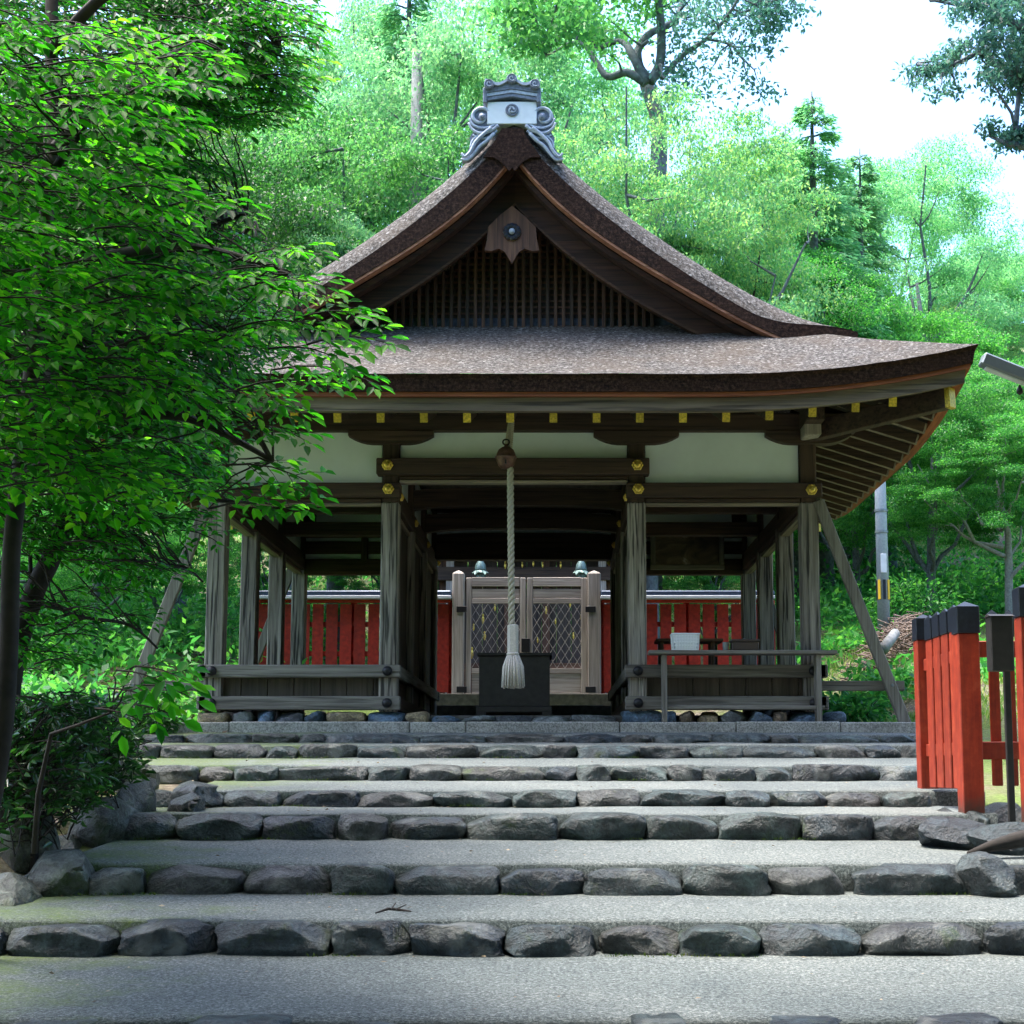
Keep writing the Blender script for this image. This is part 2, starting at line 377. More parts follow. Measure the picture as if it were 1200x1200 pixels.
# ------------------------------------------------------------------ leaves, trees
def leaf_arrays(cen, dr, nr, L, Wd, near=False):
    """cen,dr,nr: (N,3) arrays; L,Wd: (N,). Returns verts and faces, each leaf an island."""
    dr = dr/np.linalg.norm(dr, axis=1, keepdims=True)
    sd_ = np.cross(dr, nr); sd_ /= np.linalg.norm(sd_, axis=1, keepdims=True)+1e-9
    nn = np.cross(sd_, dr); L = L[:, None]; Wd = Wd[:, None]; N = len(cen)
    if near:
        spec = [(0, 0, 0), (.30, .42, .10), (.68, .40, .07), (1.0, 0, -.12), (.68, -.40, .07), (.30, -.42, .10)]
        fc = np.array([[0, 3, 2, 1], [0, 5, 4, 3]])
    else:
        spec = [(0, 0, 0), (.45, .5, .04), (1.0, 0, -.08), (.45, -.5, .04)]; fc = np.array([[0, 3, 2, 1]])
    k = len(spec); v = np.zeros((N, k, 3))
    for i, (a, s_, h) in enumerate(spec): v[:, i] = cen+dr*L*a+sd_*Wd*s_+nn*L*h
    f = (fc[None]+(np.arange(N)*k)[:, None, None]).reshape(-1, 4)
    return v.reshape(-1, 3), f
def quad_mesh(name, v, f):
    me = bpy.data.meshes.new(name); n = len(f)
    me.vertices.add(len(v)); me.vertices.foreach_set('co', np.asarray(v, dtype=np.float32).ravel())
    me.loops.add(n*4); me.loops.foreach_set('vertex_index', np.asarray(f, dtype=np.int32).ravel())
    me.polygons.add(n); me.polygons.foreach_set('loop_start', np.arange(n, dtype=np.int32)*4); me.polygons.foreach_set('loop_total', np.full(n, 4, dtype=np.int32))
    me.update(calc_edges=True); return me
def rand_unit(n, up=0., rng=RN):
    v = rng.normal(size=(n, 3)); v[:, 2] += up; return v/np.linalg.norm(v, axis=1, keepdims=True)
def curve(a, b, sag, n=6, wig=0.):
    a = Vector(a); b = Vector(b); L = (b-a).length; o = []
    for i in range(n+1):
        t = i/n; p = a.lerp(b, t); p = p+Vector((0, 0, sag*L*math.sin(math.pi*t)))
        if 0 < i < n and wig: p = p+Vector((R.uniform(-1, 1), R.uniform(-1, 1), R.uniform(-1, 1)))*wig*L
        o.append(p)
    return o
def gen_tree(kind, H, W, seed, leaf, per, nclump, cr=1.1, flat=.42, low=.22, lean=0.):
    rng = np.random.default_rng(seed); R.seed(seed)
    mb = MB(); cl = []; limbs = []; used = {}
    if kind == 'conifer':
        mb.tube([(0, 0, -.5), (0, 0, H*.3), (.1, 0, H*.65), (.05, .05, H)], [H*.016, H*.012, H*.008, .02], 8)
        z = H*low; cs = []; ds = []
        while z < H*.98:
            for k in range(3):
                a = rng.uniform(0, 6.28); Lb = W*(1-z/H)**.75*rng.uniform(.65, 1.1)+.25
                e = Vector((math.cos(a)*Lb, math.sin(a)*Lb, z-Lb*rng.uniform(.0, .35)+.1))
                pts = curve((0, 0, z), e, .10, 4); mb.tube(pts, [.035, .03, .022, .015, .006], 4, False)
                m = int(per*Lb); t = rng.uniform(.15, 1, m)
                base = np.array([tuple(pts[0].lerp(pts[-1], float(x))) for x in t]); base[:, 2] += .10*Lb*np.sin(np.pi*t)
                wdt = .34*Lb*(1-t*.6)+.12
                side = np.array([-math.sin(a), math.cos(a), 0]); off = rng.uniform(-1, 1, m)
                base += side*(off*wdt)[:, None]; base[:, 2] -= rng.uniform(0, .32, m)*(0.3+np.abs(off))
                cs.append(base); d = np.array([math.cos(a), math.sin(a), -.6])+side*off[:, None]*1.0+rng.normal(size=(m, 3))*.25; ds.append(d)
            z += H*.021*rng.uniform(.7, 1.3)
        cen = np.vstack(cs); dr = np.vstack(ds); N = len(cen)
        nr = rand_unit(N, 1.8, rng)
        v, f = leaf_arrays(cen, dr, nr, leaf*rng.uniform(.7, 1.4, N), leaf*.42*rng.uniform(.7, 1.3, N))
        return mb, v, f
    top = Vector((lean*H+rng.normal()*.3, rng.normal()*.3, H*.60))
    tp = [Vector((0, 0, -.6)), Vector((0, 0, H*.1)), Vector((rng.normal()*.15+lean*H*.3, rng.normal()*.15, H*.38)), top]
    mb.tube(tp, [H*.024, H*.019, H*.014, H*.004], 9)
    for i in range(8):
        a = i*2.4+rng.uniform(-.3, .3); zs = H*rng.uniform(low, .55); r = W*rng.uniform(.45, .8)
        tz = H*rng.uniform(.5, .9); b = tp[1].lerp(tp[3], min(1, max(0, (zs/H-.1)/.62)))
        e = Vector((b.x+math.cos(a)*r, b.y+math.sin(a)*r, max(tz, zs+.6)))
        p = curve(b, e, -.12, 6, .03); mb.tube(p, [H*.010*(1-j/7.5) for j in range(7)], 6, False); limbs += p[1:]
    limbs += [tp[2].lerp(tp[3], t) for t in (.3, .6, 1)]
    for i in range(nclump):
        d = rng.normal(size=3); d /= np.linalg.norm(d)
        if d[2] < -.55: d[2] *= -1
        rr = rng.uniform(.45, 1.0)**.6
        c = Vector((lean*H*.8+d[0]*W*rr, d[1]*W*rr, H*(low+.93)/2+d[2]*H*(.93-low)/2*rr))
        c.z = max(c.z, H*low*.8); cl.append(c)
        j = min(range(len(limbs)), key=lambda q: (limbs[q]-c).length+max(0, limbs[q].z-c.z)+used.get(q, 0)*H*.05); used[j] = used.get(j, 0)+1
        if (limbs[j]-c).length < H*.15 and used[j] < 3: mb.tube(curve(limbs[j], c, -.06, 3, .05), [H*.003, H*.002, H*.0014, .003], 4, False)
    cs = []
    for c in cl:
        r = cr*rng.uniform(.65, 1.25); m = int(per*rng.uniform(.7, 1.3))
        q = rng.normal(size=(m, 3)); q /= np.linalg.norm(q, axis=1, keepdims=True); q *= (rng.uniform(0, 1, (m, 1))**.45)*r
        q[:, 2] = q[:, 2]*flat-(q[:, 0]**2+q[:, 1]**2)*.12/r
        cs.append(q+np.array(tuple(c)))
    cen = np.vstack(cs); N = len(cen); out = cen-np.array([0, 0, H*.5]); out[:, 2] *= .2
    dr = out/np.linalg.norm(out, axis=1, keepdims=True)*.6+rng.normal(size=(N, 3))*.7; dr[:, 2] -= .35
    nr = rand_unit(N, 1.5, rng)
    v, f = leaf_arrays(cen, dr, nr, leaf*rng.uniform(.7, 1.4, N), leaf*.55*rng.uniform(.7, 1.3, N))
    return mb, v, f
PROTO = {}
def proto(key, *a, **k):
    mb, v, f = gen_tree(*a, **k)
    tm = bpy.data.meshes.new('trunk'); tm.from_pydata(mb.v, [], mb.f); tm.polygons.foreach_set('use_smooth', [True]*len(tm.polygons)); tm.materials.append(M_BARK)
    cm = quad_mesh('crown', v, f); cm.materials.append(L_MID)
    PROTO[key] = (tm, cm, a[1])
proto('broad', 'broad', 15, 6.2, 11, .13, 380, 270, 1.05, .40)
proto('broad2', 'broad', 15, 6.8, 12, .13, 360, 290, 1.0, .36, low=.10)
proto('maple', 'broad', 14, 7.2, 13, .12, 460, 270, 1.1, .24, low=.16)
proto('layered', 'broad', 15, 7.0, 19, .115, 430, 150, 1.25, .20, low=.2)
proto('airy', 'broad', 17, 5.0, 14, .13, 330, 150, 1.1, .45, low=.25)
proto('high', 'broad', 14, 5.0, 17, .17, 240, 90, 1.15, .4, low=.45)
proto('conifer', 'conifer', 18, 3.3, 15, .16, 220, 0, low=.12)
proto('slim', 'conifer', 18, 2.6, 16, .15, 200, 0, low=.3)
def tree(key, px, top, Y, leafm, label, name='tree', bark=None, wide=1., cat='tree', group=None, hmin=3.0, sink=0, rz=None):
    x = Xp(px, Y, 500); g = gz(x, Y)-sink; h = max(hmin, P(px, top, Y).z-g)
    tm, cm, H = PROTO[key]; s = h/H
    t = thing(name, (x, Y, g), label, cat, group); t.rotation_euler.z = R.uniform(0, 6.28) if rz is None else rz
    t.scale = (s*wide, s*wide, s)
    for nme, me, mt in (('trunk', tm, bark or M_BARK_COOL), ('crown', cm, leafm)):
        o = bpy.data.objects.new(nme, me); C.objects.link(o); o.parent = t
        o.material_slots[0].link = 'OBJECT'; o.material_slots[0].material = mt
    return t

# ------------------------------------------------------------------ ground
ROWS = [  # distance, stone-face bottom z, stone top z, x from, x to
    ('A', 6.60, -1.265, -1.078, -3.3, 3.0), ('B', 8.30, -.996, -.811, -3.4, 3.3), ('C', 9.40, -.757, -.569, -3.42, 3.4), ('D', 10.80, -.481, -.290, -3.25, 2.72),
    ('E', 11.90, -.272, -.143, -3.05, 2.98), ('F', 13.20, -.0754, .062, -4.1, 3.25), ('G', 14.40, .1317, .263, -4.3, 3.5), ('H', 15.20, .295, .384, -4.35, 3.5)]
KERB_Y, PLAT = 16.0, .535
ZB = [(-6, -1.6), (2, -1.45), (6.6, -1.30), (8.3, -1.02), (9.4, -.79), (10.8, -.52), (11.9, -.30), (13.2, -.11), (14.4, .09), (15.2, .25), (16.0, .38), (16.05, .46), (22.0, .47), (22.6, .6), (24.0, 1.15), (28, 1.35), (32, 1.7)]
def gz(x, y):
    z = interp(y, ZB)
    if y > 32: z += .42*(min(y, 75)-32)+.05*max(0, y-75)
    xb_ = -3.3-1.15*sstep(11.6, 12.9, y); l = sstep(xb_, xb_-.9, x)*(1-sstep(15.2, 17, y)) if x < xb_+.1 else 0
    z += l*.38
    if y > 16.5:
        sR = sstep(3.4, 5.5, x) if x > 0 else sstep(-4.4, -6.0, x)
        z = lerp(z, max(z, .5+.19*(y-16.5)), sR) if y < 32 else z+sR*1.2
    if abs(x) > 7: z += .10*(abs(x)-7)*(1 if y > 8 else .4)
    z += .05*noise.noise(Vector((x*.7, y*.7, 3)))*(1 if (abs(x) > 3.8 or y > 25) else .2)
    return z
xs = list(np.linspace(-120, -14, 16))+list(np.linspace(-13, 13, 105))+list(np.linspace(14, 120, 16))
ys = list(np.linspace(-60, 0, 12))+list(np.linspace(.5, 34, 135))+list(np.linspace(36, 75, 30))+list(np.linspace(80, 400, 14))
gv = [(x, y, gz(x, y)) for y in ys for x in xs]; nx = len(xs)
gf = [(j*nx+i, j*nx+i+1, (j+1)*nx+i+1, (j+1)*nx+i) for j in range(len(ys)-1) for i in range(nx-1)]
mk('ground', gv, gf, M_GROUND, smooth=True, kind='structure')

# ------------------------------------------------------------------ stones
_ico = {}
def ico(n):
    if n not in _ico:
        bm = bmesh.new(); bmesh.ops.create_icosphere(bm, subdivisions=n, radius=1)
        _ico[n] = ([v.co.copy() for v in bm.verts], [tuple(v.index for v in f.verts) for f in bm.faces]); bm.free()
    return _ico[n]
def rock(name, c, dim, mat, parent=None, sub=3, pw=4, box_=.55, amp=.07, cuts=6, seed=None, rot=0., hmin=.66, **k):
    """c = centre of the base; dim = full width, depth, height"""
    rr = random.Random(seed if seed is not None else R.random()); vs, fs = ico(sub); out = []
    off = Vector((rr.uniform(0, 99), rr.uniform(0, 99), rr.uniform(0, 99)))
    pl = []
    for _ in range(cuts):
        d = Vector((rr.uniform(-1, 1), rr.uniform(-1, .6), rr.uniform(-.5, 1))).normalized(); pl.append((d, rr.uniform(hmin, max(.9, hmin+.15))*(1.0 if pw < 5 else 1.12)))
    for p in vs:
        q = Vector([math.copysign(abs(t)**box_, t) for t in p]); q = q/max(1e-6, (abs(q.x)**pw+abs(q.y)**pw+abs(q.z)**pw)**(1/pw))
        q = q*(1+amp*2.2*noise.noise(q*1.3+off)+amp*1.1*noise.noise(q*3.5+off)+amp*.6*noise.noise(q*9+off))
        for d, h in pl:
            e = q.dot(d)-h
            if e > 0: q = q-d*e*.97
        out.append(q)
    ex = [(min(q[i] for q in out), max(q[i] for q in out)) for i in range(3)]; raw = out; out = []
    for q in raw:
        x, y, z = [((q[i]-ex[i][0])/(ex[i][1]-ex[i][0])-.5)*dim[i] for i in range(3)]
        if rot: x, y = x*math.cos(rot)-y*math.sin(rot), x*math.sin(rot)+y*math.cos(rot)
        out.append((c[0]+x, c[1]+y, c[2]+dim[2]/2+z))
    return mk(name, out, fs, mat, parent, smooth=False if sub < 3 else True, **k)

# ------------------------------------------------------------------ stairway
stairs = thing('stone_steps', (0, 11, -1.2), None, None, kind='structure')
KNOWN = {
 'A': [(-40, 128), (190, 345), (392, 478), (545, 652), (740, 808), (905, 1010), (1060, 1190)],
 'B': [(-110, 0), (0, 133), (133, 248), (248, 386), (386, 480), (480, 592), (592, 697), (703, 797), (797, 893), (893, 1010), (1014, 1155), (1160, 1290)],
 'C': [(20, 100), (100, 165), (165, 285), (285, 385), (385, 460), (460, 585), (585, 685), (685, 800), (802, 903), (902, 990), (1002, 1135), (1135, 1260)],
 'D': [(130, 203), (205, 305), (305, 390), (393, 452), (457, 545), (547, 652), (655, 757), (757, 842), (842, 942), (942, 1025), (1025, 1096)],
 'E': [(150, 208), (208, 260), (260, 327), (327, 420), (420, 506), (506, 600), (600, 675), (677, 752), (752, 851), (851, 905), (905, 972), (972, 1035), (1038, 1092)]}
def row_z_top(rw, y):
    i = [r[0] for r in ROWS].index(rw[0]); y1, z1 = (ROWS[i+1][1], ROWS[i+1][2]) if i+1 < len(ROWS) else (KERB_Y, .4206)
    return lerp(rw[3]-.012, z1, (y-rw[1])/(y1-rw[1]))
for i, rw in enumerate(ROWS):
    key, d, zb, zt, xa, xb = rw
    y1 = ROWS[i+1][1] if i+1 < len(ROWS) else KERB_Y
    if key in KNOWN: spans = [(Xp(a, d, 905-(zt*FPX/d)), Xp(b, d, 905-(zt*FPX/d))) for a, b in KNOWN[key]]
    else:
        spans = []; x = xa
        while x < xb:
            w = R.choice([.3, .42, .55, .7, .85])*R.uniform(.85, 1.15); spans.append((x, min(x+w, xb+.15))); x += w
    for (a, b) in spans:
        w = b-a; h = (zt-zb)*R.uniform(.90, 1.10)+.05
        if key in 'BCD': h = (zt-zb)*R.uniform(.86, 1.05)+.05
        if key in 'GH': h = (zt-zb)*R.uniform(.9, 1.15)+.05
        dep = R.uniform(.26, .38)
        rock('edge_stone', ((a+b)/2, d+dep/2+R.uniform(-.02, .03), zb-.05), (w*1.04, dep, h), M_ROCK, stairs, sub=5 if d < 9 else 4,
             box_=.62, pw=R.choice([6, 8, 10]), amp=.045, cuts=8, hmin=.86)
    # tread
    n0, n1 = 60, 16; v = []; row0 = []
    ya, yb = d+.15, y1+.2
    x0, x1 = {'A': (-5, 4.5), 'B': (-4.6, 4.2), 'C': (-3.15, 4.0), 'D': (-3.3, 3.2)}.get(key, (xa+.05, xb+.45))
    for j in range(n1+1):
        y = lerp(ya, yb, j/n1)
        for k_ in range(n0+1):
            x = lerp(x0, x1, k_/n0)
            z = row_z_top(rw, y)+.010*noise.noise(Vector((x*1.4, y*1.4, i*7)))+.003*noise.noise(Vector((x*7, y*7, i*7)))
            if j == 0: v.append((x, y+.02, zb-.03))
            v.append((x, y, z)) if j else row0.append((x, y, z-.012))
        if j == 0: v += row0
    f = [(j*(n0+1)+k_, j*(n0+1)+k_+1, (j+1)*(n0+1)+k_+1, (j+1)*(n0+1)+k_) for j in range(n1+1) for k_ in range(n0)]
    mk('gravel_tread', v, f, M_GRAVEL, stairs, smooth=True)
# lowest landing in front of the first row
v = []; n0, n1 = 40, 12
for j in range(n1+1):
    for k_ in range(n0+1): v.append((lerp(-5, 5, k_/n0), lerp(1.0, 6.8, j/n1), lerp(-1.42, -1.262, j/n1)))
mk('gravel_tread', v, [(j*(n0+1)+k_, j*(n0+1)+k_+1, (j+1)*(n0+1)+k_+1, (j+1)*(n0+1)+k_) for j in range(n1) for k_ in range(n0)], M_GRAVEL, stairs, smooth=True)

# granite terrace
ter = thing('granite_terrace', (0, 17, .4), None, None, kind='structure')
seams = [118, 268, 480, 546, 726, 863, 985, 1095]
for a, b in zip(seams[:-1], seams[1:]):
    xa, xb = Xp(a, KERB_Y, 850)+.004, Xp(b, KERB_Y, 850)-.004
    box('granite_block', M_GRANITE, ter, xa, xb, KERB_Y+R.uniform(0, .012), KERB_Y+.30, .36, PLAT+R.uniform(-.004, .004), b=.012)
mk('gravel_surface', [(-5, 16.2, PLAT-.03), (3.9, 16.2, PLAT-.03), (3.9, 22.3, PLAT-.03), (-5, 22.3, PLAT-.03)], [(0, 1, 2, 3)], M_GRAVEL, ter)


# ------------------------------------------------------------------ shrine hall
BX = -0.476; FY = 16.3; BAY = 1.75; BYB = FY+3*BAY           # centre, front post face, depth bay, back post line
IN, OUT = 1.367, 3.28; PW = .20
hall = thing('shrine_hall', (BX, FY, PLAT), 'old wooden shrine hall with thick bark-thatched gable roof above the stone steps', 'shrine hall')
zf = lambda py: Zp(py, FY)
Z_LR0, Z_LR1 = zf(832), zf(816); Z_UR0, Z_UR1 = zf(794), zf(779)
Z_NB0, Z_NB1 = zf(583), zf(566); Z_K0, Z_K1 = zf(505), zf(484)
FLOOR = zf(788)
# foundation stones
fst = [(227, 267, 'tan'), (271, 296, 'grey'), (298, 320, 'blue'), (321, 355, 'dark'), (356, 380, 'blue'), (382, 429, 'tan'), (431, 474, 'blue'), (474, 503, 'tan'),
       (505, 540, 'blue'), (540, 580, 'grey'), (580, 622, 'dark'), (622, 668, 'grey'), (668, 722, 'grey'), (728, 776, 'blue'), (778, 793, 'blue'), (795, 817, 'brown'), (818, 842, 'tan'),
       (845, 877, 'grey'), (879, 906, 'blue'), (906, 926, 'brown'), (926, 962, 'blue'), (964, 992, 'blue')]
for a, b, cname in fst:
    xa, xb = Xp(a, FY, 838), Xp(b, FY, 838); flatrow = 504 < a < 724
    h = (.085 if flatrow else (Z_LR0-PLAT)*R.uniform(.9, 1.06))
    rock('foundation_stone', ((xa+xb)/2, FY+.12, PLAT-.03), ((xb-xa)*1.02, .32, h+.03), M_RCOL[cname], hall, sub=3, box_=.5, amp=.05, cuts=4)
for sx in (-1, 1):
    for y in np.arange(FY+.5, BYB, .42):
        rock('foundation_stone', (BX+sx*OUT, y, PLAT-.03), (.34, R.uniform(.34, .42), .17), M_RCOL[R.choice(['grey', 'dark', 'brown', 'blue'])], hall, sub=2, box_=.5, amp=.05, cuts=4)
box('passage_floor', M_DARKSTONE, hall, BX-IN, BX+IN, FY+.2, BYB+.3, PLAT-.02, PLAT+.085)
# posts
for j in range(4):
    y = FY+j*BAY
    for sx in (-1, 1):
        for px_ in (IN, OUT):
            x = BX+sx*px_; top = Z_K0+.02 if j in (0, 3) else Z_K0+.02
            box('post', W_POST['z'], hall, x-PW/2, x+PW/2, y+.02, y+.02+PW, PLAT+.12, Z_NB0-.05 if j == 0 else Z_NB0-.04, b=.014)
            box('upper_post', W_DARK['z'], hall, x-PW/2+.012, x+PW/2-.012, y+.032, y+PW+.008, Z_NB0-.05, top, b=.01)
# front beams: rails, nageshi, upper tie
def rail(name, M, xa, xb, ya, yb, za, zb, **k): return box(name, M['x'], hall, xa, xb, ya, yb, za, zb, b=.01, **k)
for sx in (-1, 1):
    a, b = sorted((BX+sx*(IN-.14), BX+sx*(OUT+.16)))
    for fy in (FY, BYB+PW-.03):
        y0 = fy-.03 if fy == FY else fy
        rail('sill_rail', W_RAIL, a, b, y0, y0+.11, Z_LR0, Z_LR1); rail('waist_rail', W_RAIL, a, b, y0, y0+.11, Z_UR0, Z_UR1)
    for pp in np.arange(a+.17, b-.2, .29):
        box('panel_board', W_PANEL['z'], hall, pp, min(pp+.284, b-.17), FY+.10, FY+.125, Z_LR1-.01, Z_UR0+.01)
    n = 6; fx0, fx1 = sorted((BX+sx*IN, BX+sx*OUT))
    for k_ in range(n):
        box('floor_board', W_PANEL['y'], hall, lerp(fx0, fx1, k_/n)+.003, lerp(fx0, fx1, (k_+1)/n)-.003, FY+.13, BYB+.05, FLOOR-.04, FLOOR-.002)
    # front nageshi beams of the side bay and the pale lintel beneath
    a2, b2 = sorted((BX+sx*(IN-.115), BX+sx*(OUT+.14)))
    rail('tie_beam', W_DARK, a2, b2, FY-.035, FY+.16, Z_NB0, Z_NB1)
    a3, b3 = sorted((BX+sx*(IN+PW/2), BX+sx*(OUT-PW/2)))
    rail('lintel', W_DARK, a3, b3, FY+.02, FY+.14, Z_NB0-.045, Z_NB0-.003); rail('lintel_edge', W_PALE, a3, b3, FY+.03, FY+.13, Z_NB0-.085, Z_NB0-.05)
    box('plaster_panel', M_PLASTER, hall, a3+.0, b3-.0, FY+.09, FY+.13, Z_NB1-.01, Z_K0+.02)
    for (px_, pz) in ((IN, (Z_LR0+Z_LR1)/2), (IN, (Z_UR0+Z_UR1)/2), (OUT, (Z_LR0+Z_LR1)/2), (OUT, (Z_UR0+Z_UR1)/2)):
        MB().lathe([(.052, 0), (.055, .012), (.045, .035), (.02, .05), (.004, .054)], (BX+sx*px_, FY-.03, pz), 16, 'y').build('nail_boss', M_IRON, hall, smooth=True)
# centre bay upper beam
ZC0, ZC1 = zf(557), zf(538)
rail('centre_beam', W_DARK, BX-IN-.15, BX+IN+.14, FY-.075, FY+.15, ZC0, ZC1)
rail('centre_lintel', W_DARK, BX-IN+PW/2, BX+IN-PW/2, FY+.02, FY+.14, ZC0-.04, ZC0-.003)
rail('lintel_edge', W_PALE, BX-IN+PW/2, BX+IN-PW/2, FY+.0, FY+.13, ZC0-.085, ZC0-.05)
box('plaster_panel', M_PLASTER, hall, BX-IN+PW/2, BX+IN-PW/2, FY+.09, FY+.13, ZC1-.01, Z_K0+.02)
def hexnail(x, y, z, axis='y', s=1.):
    m = MB()
    m.lathe([(.066*s, 0), (.066*s, .012), (.055*s, .02)], (x, y, z), 6, 'y').lathe([(.036*s, .018), (.036*s, .032), (.02*s, .042), (.003, .044)], (x, y, z), 12, 'y')
    for k_ in range(6):
        w = math.pi/3*k_+math.pi/6; m.lathe([(.015*s, .012), (.012*s, .026), (.003, .03)], (x+.047*s*math.cos(w), y, z+.047*s*math.sin(w)), 6, 'y')
    if axis != 'y':      # turn to face the passage
        sg = axis; m.v = [(x+sg*(y-v[1]), y+(v[0]-x), v[2]) for v in m.v]
    return m.build('nail_cover', M_GOLD, hall)
for x, y, z in ((454, FY-.075, 545), (747, FY-.075, 545), (455, FY-.035, 573), (748, FY-.035, 573), (951, FY-.035, 574), (249, FY-.035, 574)):
    hexnail(Xp(x, y, z), y, Zp(z, y))
# passage sides and outer sides: beams running back, plaster above, boards on the passage side
for sx in (-1, 1):
    for px_, inner in ((IN, True), (OUT, False)):
        x = BX+sx*px_; face = -sx if inner else -sx
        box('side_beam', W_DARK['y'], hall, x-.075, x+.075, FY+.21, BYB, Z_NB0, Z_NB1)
        xo = x+face*.10
        box('side_rail', W_DARK['y'], hall, min(x, xo), max(x, xo)+.0, FY+.17, BYB, Z_NB0-.10, Z_NB0+.05, b=.01)
        box('side_lintel', W_PALE['y'], hall, x-.06, x+.05, FY+.21, BYB, Z_NB0-.155, Z_NB0-.11)
        for j in range(3):
            box('plaster_panel', M_PLASTER, hall, x-.02, x+.02, FY+j*BAY+.22, FY+(j+1)*BAY+.02, Z_NB1-.005, Z_K0+.01)
        for j in range(4):
            if inner: hexnail(x+face*.103, FY+j*BAY+.12+.0, (Z_NB0+Z_NB1)/2-.06, face, .7)
        if inner:
            yy = FY+.24
            while yy < BYB-.05:
                if not any(abs(yy-(FY+j*BAY+.1)) < .14 for j in range(4)):
                    box('wall_board', W_PANEL['z'], hall, x-.018+R.uniform(-.004, .004), x+.018, yy, yy+.23, FLOOR-.1, Z_NB0-.155)
                yy += .236
            box('passage_rail', W_RAIL['y'], hall, x+face*.05, x+face*.13, FY+.10, BYB+.1, Z_UR0, Z_UR1, b=.01)
            box('passage_sill', W_DARK['y'], hall, x+face*.04, x+face*.12, FY+.10, BYB+.1, Z_LR0, Z_LR1, b=.01)
            box('sill_board', W_PANEL['y'], hall, x-.02, x+.02, FY+.22, BYB, PLAT+.1, FLOOR)
        else:
            box('side_waist_rail', W_RAIL['y'], hall, x-sx*-.06, x-sx*-.14, FY-.03, BYB+.3, Z_UR0, Z_UR1, b=.01)
            box('side_sill_rail', W_RAIL['y'], hall, x-sx*-.06, x-sx*-.14, FY-.03, BYB+.3, Z_LR0, Z_LR1, b=.01)
            yy = FY+.2
            while yy < BYB: box('panel_board', W_PANEL['z'], hall, x-.012, x+.012, yy, yy+.29, Z_LR1-.01, Z_UR0+.01); yy += .296
# back wall of the hall: beams, plaster
zb_ = lambda py: Zp(py, BYB)
for a, b in ((-OUT, -IN), (IN, OUT)):
    box('back_beam', W_DARK['x'], hall, BX+a+.08, BX+b-.08, BYB, BYB+.16, zb_(673), zb_(655), b=.01)
    box('plaster_panel', M_PLASTER, hall, BX+a+.08, BX+b-.08, BYB+.06, BYB+.10, zb_(656), Z_K0)
    box('back_tie', W_DARK['x'], hall, BX+a+.08, BX+b-.08, BYB-.02, BYB+.05, zb_(630), zb_(618), b=.01)
    box('back_strut', W_DARK['z'], hall, BX+(a+b)/2-.05, BX+(a+b)/2+.05, BYB-.01, BYB+.055, zb_(656), zb_(630)-.002, b=.01)
box('back_beam', W_DARK['x'], hall, BX-IN+.08, BX+IN-.08, BYB-.03, BYB+.16, zb_(656), zb_(636), b=.01)
box('plaster_panel', M_PLASTER, hall, BX-IN+.08, BX+IN-.08, BYB+.06, BYB+.10, zb_(636), Z_K0)
# rainbow tie beams across the passage
for j, yy in ((1, FY+BAY), (2, FY+2*BAY), (3, BYB-.03)):
    zt0 = Z_NB1+.02; top = []; bot = []
    for k_ in range(13):
        t = k_/12; x = BX-IN+.07+t*(2*IN-.14); c_ = 1-(2*t-1)**4
        top.append((x, zt0+.24+.03*c_)); bot.append((x, zt0+.0+.055*c_))
    MB().strip(top, bot, yy+.05, yy+.20).build('arched_tie_beam', W_DARK['x'], hall)
    for sx in (-1, 1):
        box('bay_tie_beam', W_DARK['x'], hall, BX+sx*(IN+.08), BX+sx*(OUT-.08), yy+.04, yy+.19, Z_NB1-.02, Z_NB1+.16, b=.01)
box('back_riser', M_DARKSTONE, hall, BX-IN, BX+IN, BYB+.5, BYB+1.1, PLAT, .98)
box('ceiling_board', W_PANEL['y'], hall, BX-OUT, BX+OUT, FY+.14, BYB+.1, Z_K0+.05, Z_K0+.08)
for k_ in range(18):
    x = BX-OUT+.2+k_*.38
    if abs(x-BX) > IN: box('ceiling_batten', W_DARK['y'], hall, x-.02, x+.02, FY+.16, BYB, Z_K0+.0, Z_K0+.045)
for yy in np.arange(FY+.6, BYB, .55): box('ceiling_cross_batten', W_PALE['x'], hall, BX+IN+.1, BX+OUT-.1, yy, yy+.035, Z_K0-.03, Z_K0-.003)
# wall plate (keta), boat brackets, bearing block
for fy in (FY-.01, BYB): box('wall_plate', W_DARK['x'], hall, BX-OUT-.55, BX+OUT+.55, fy, fy+.20, Z_K0, Z_K1, b=.01)
for sx in (-1, 1): box('wall_plate', W_DARK['y'], hall, BX+sx*OUT-.1, BX+sx*OUT+.1, FY-.5, BYB+.6, Z_K0+.004, Z_K1-.004, b=.01)
for cx in (-OUT, -IN, IN, OUT):
    top, bot = [], []
    for k_ in range(15):
        t = -1+2*k_/14; x = BX+cx+t*.475; top.append((x, Z_K0-.002)); e = max(0, (abs(t)-.35)/.65)
        bot.append((x, zf(520)+(Z_K0-zf(520)-.055)*e**2.2))
    MB().strip(top, bot, FY-.025, FY+.145).build('boat_bracket', W_DARK['x'], hall)
for sx in (-1, 1):
    bxx = BX+sx*OUT
    m = MB().box(bxx-.08, bxx+.08, FY-.30, FY-.03, zf(498), zf(485), .008); m.box(bxx-.092, bxx+.092, FY-.32, FY-.03, zf(517), zf(498)-.003, .012)
    m.box(bxx-.09, bxx-.06, FY-.11, FY-.03, zf(486), zf(481), .004)
    m.build('bearing_block', W_GATE['z'], hall, label='pale grey end block')
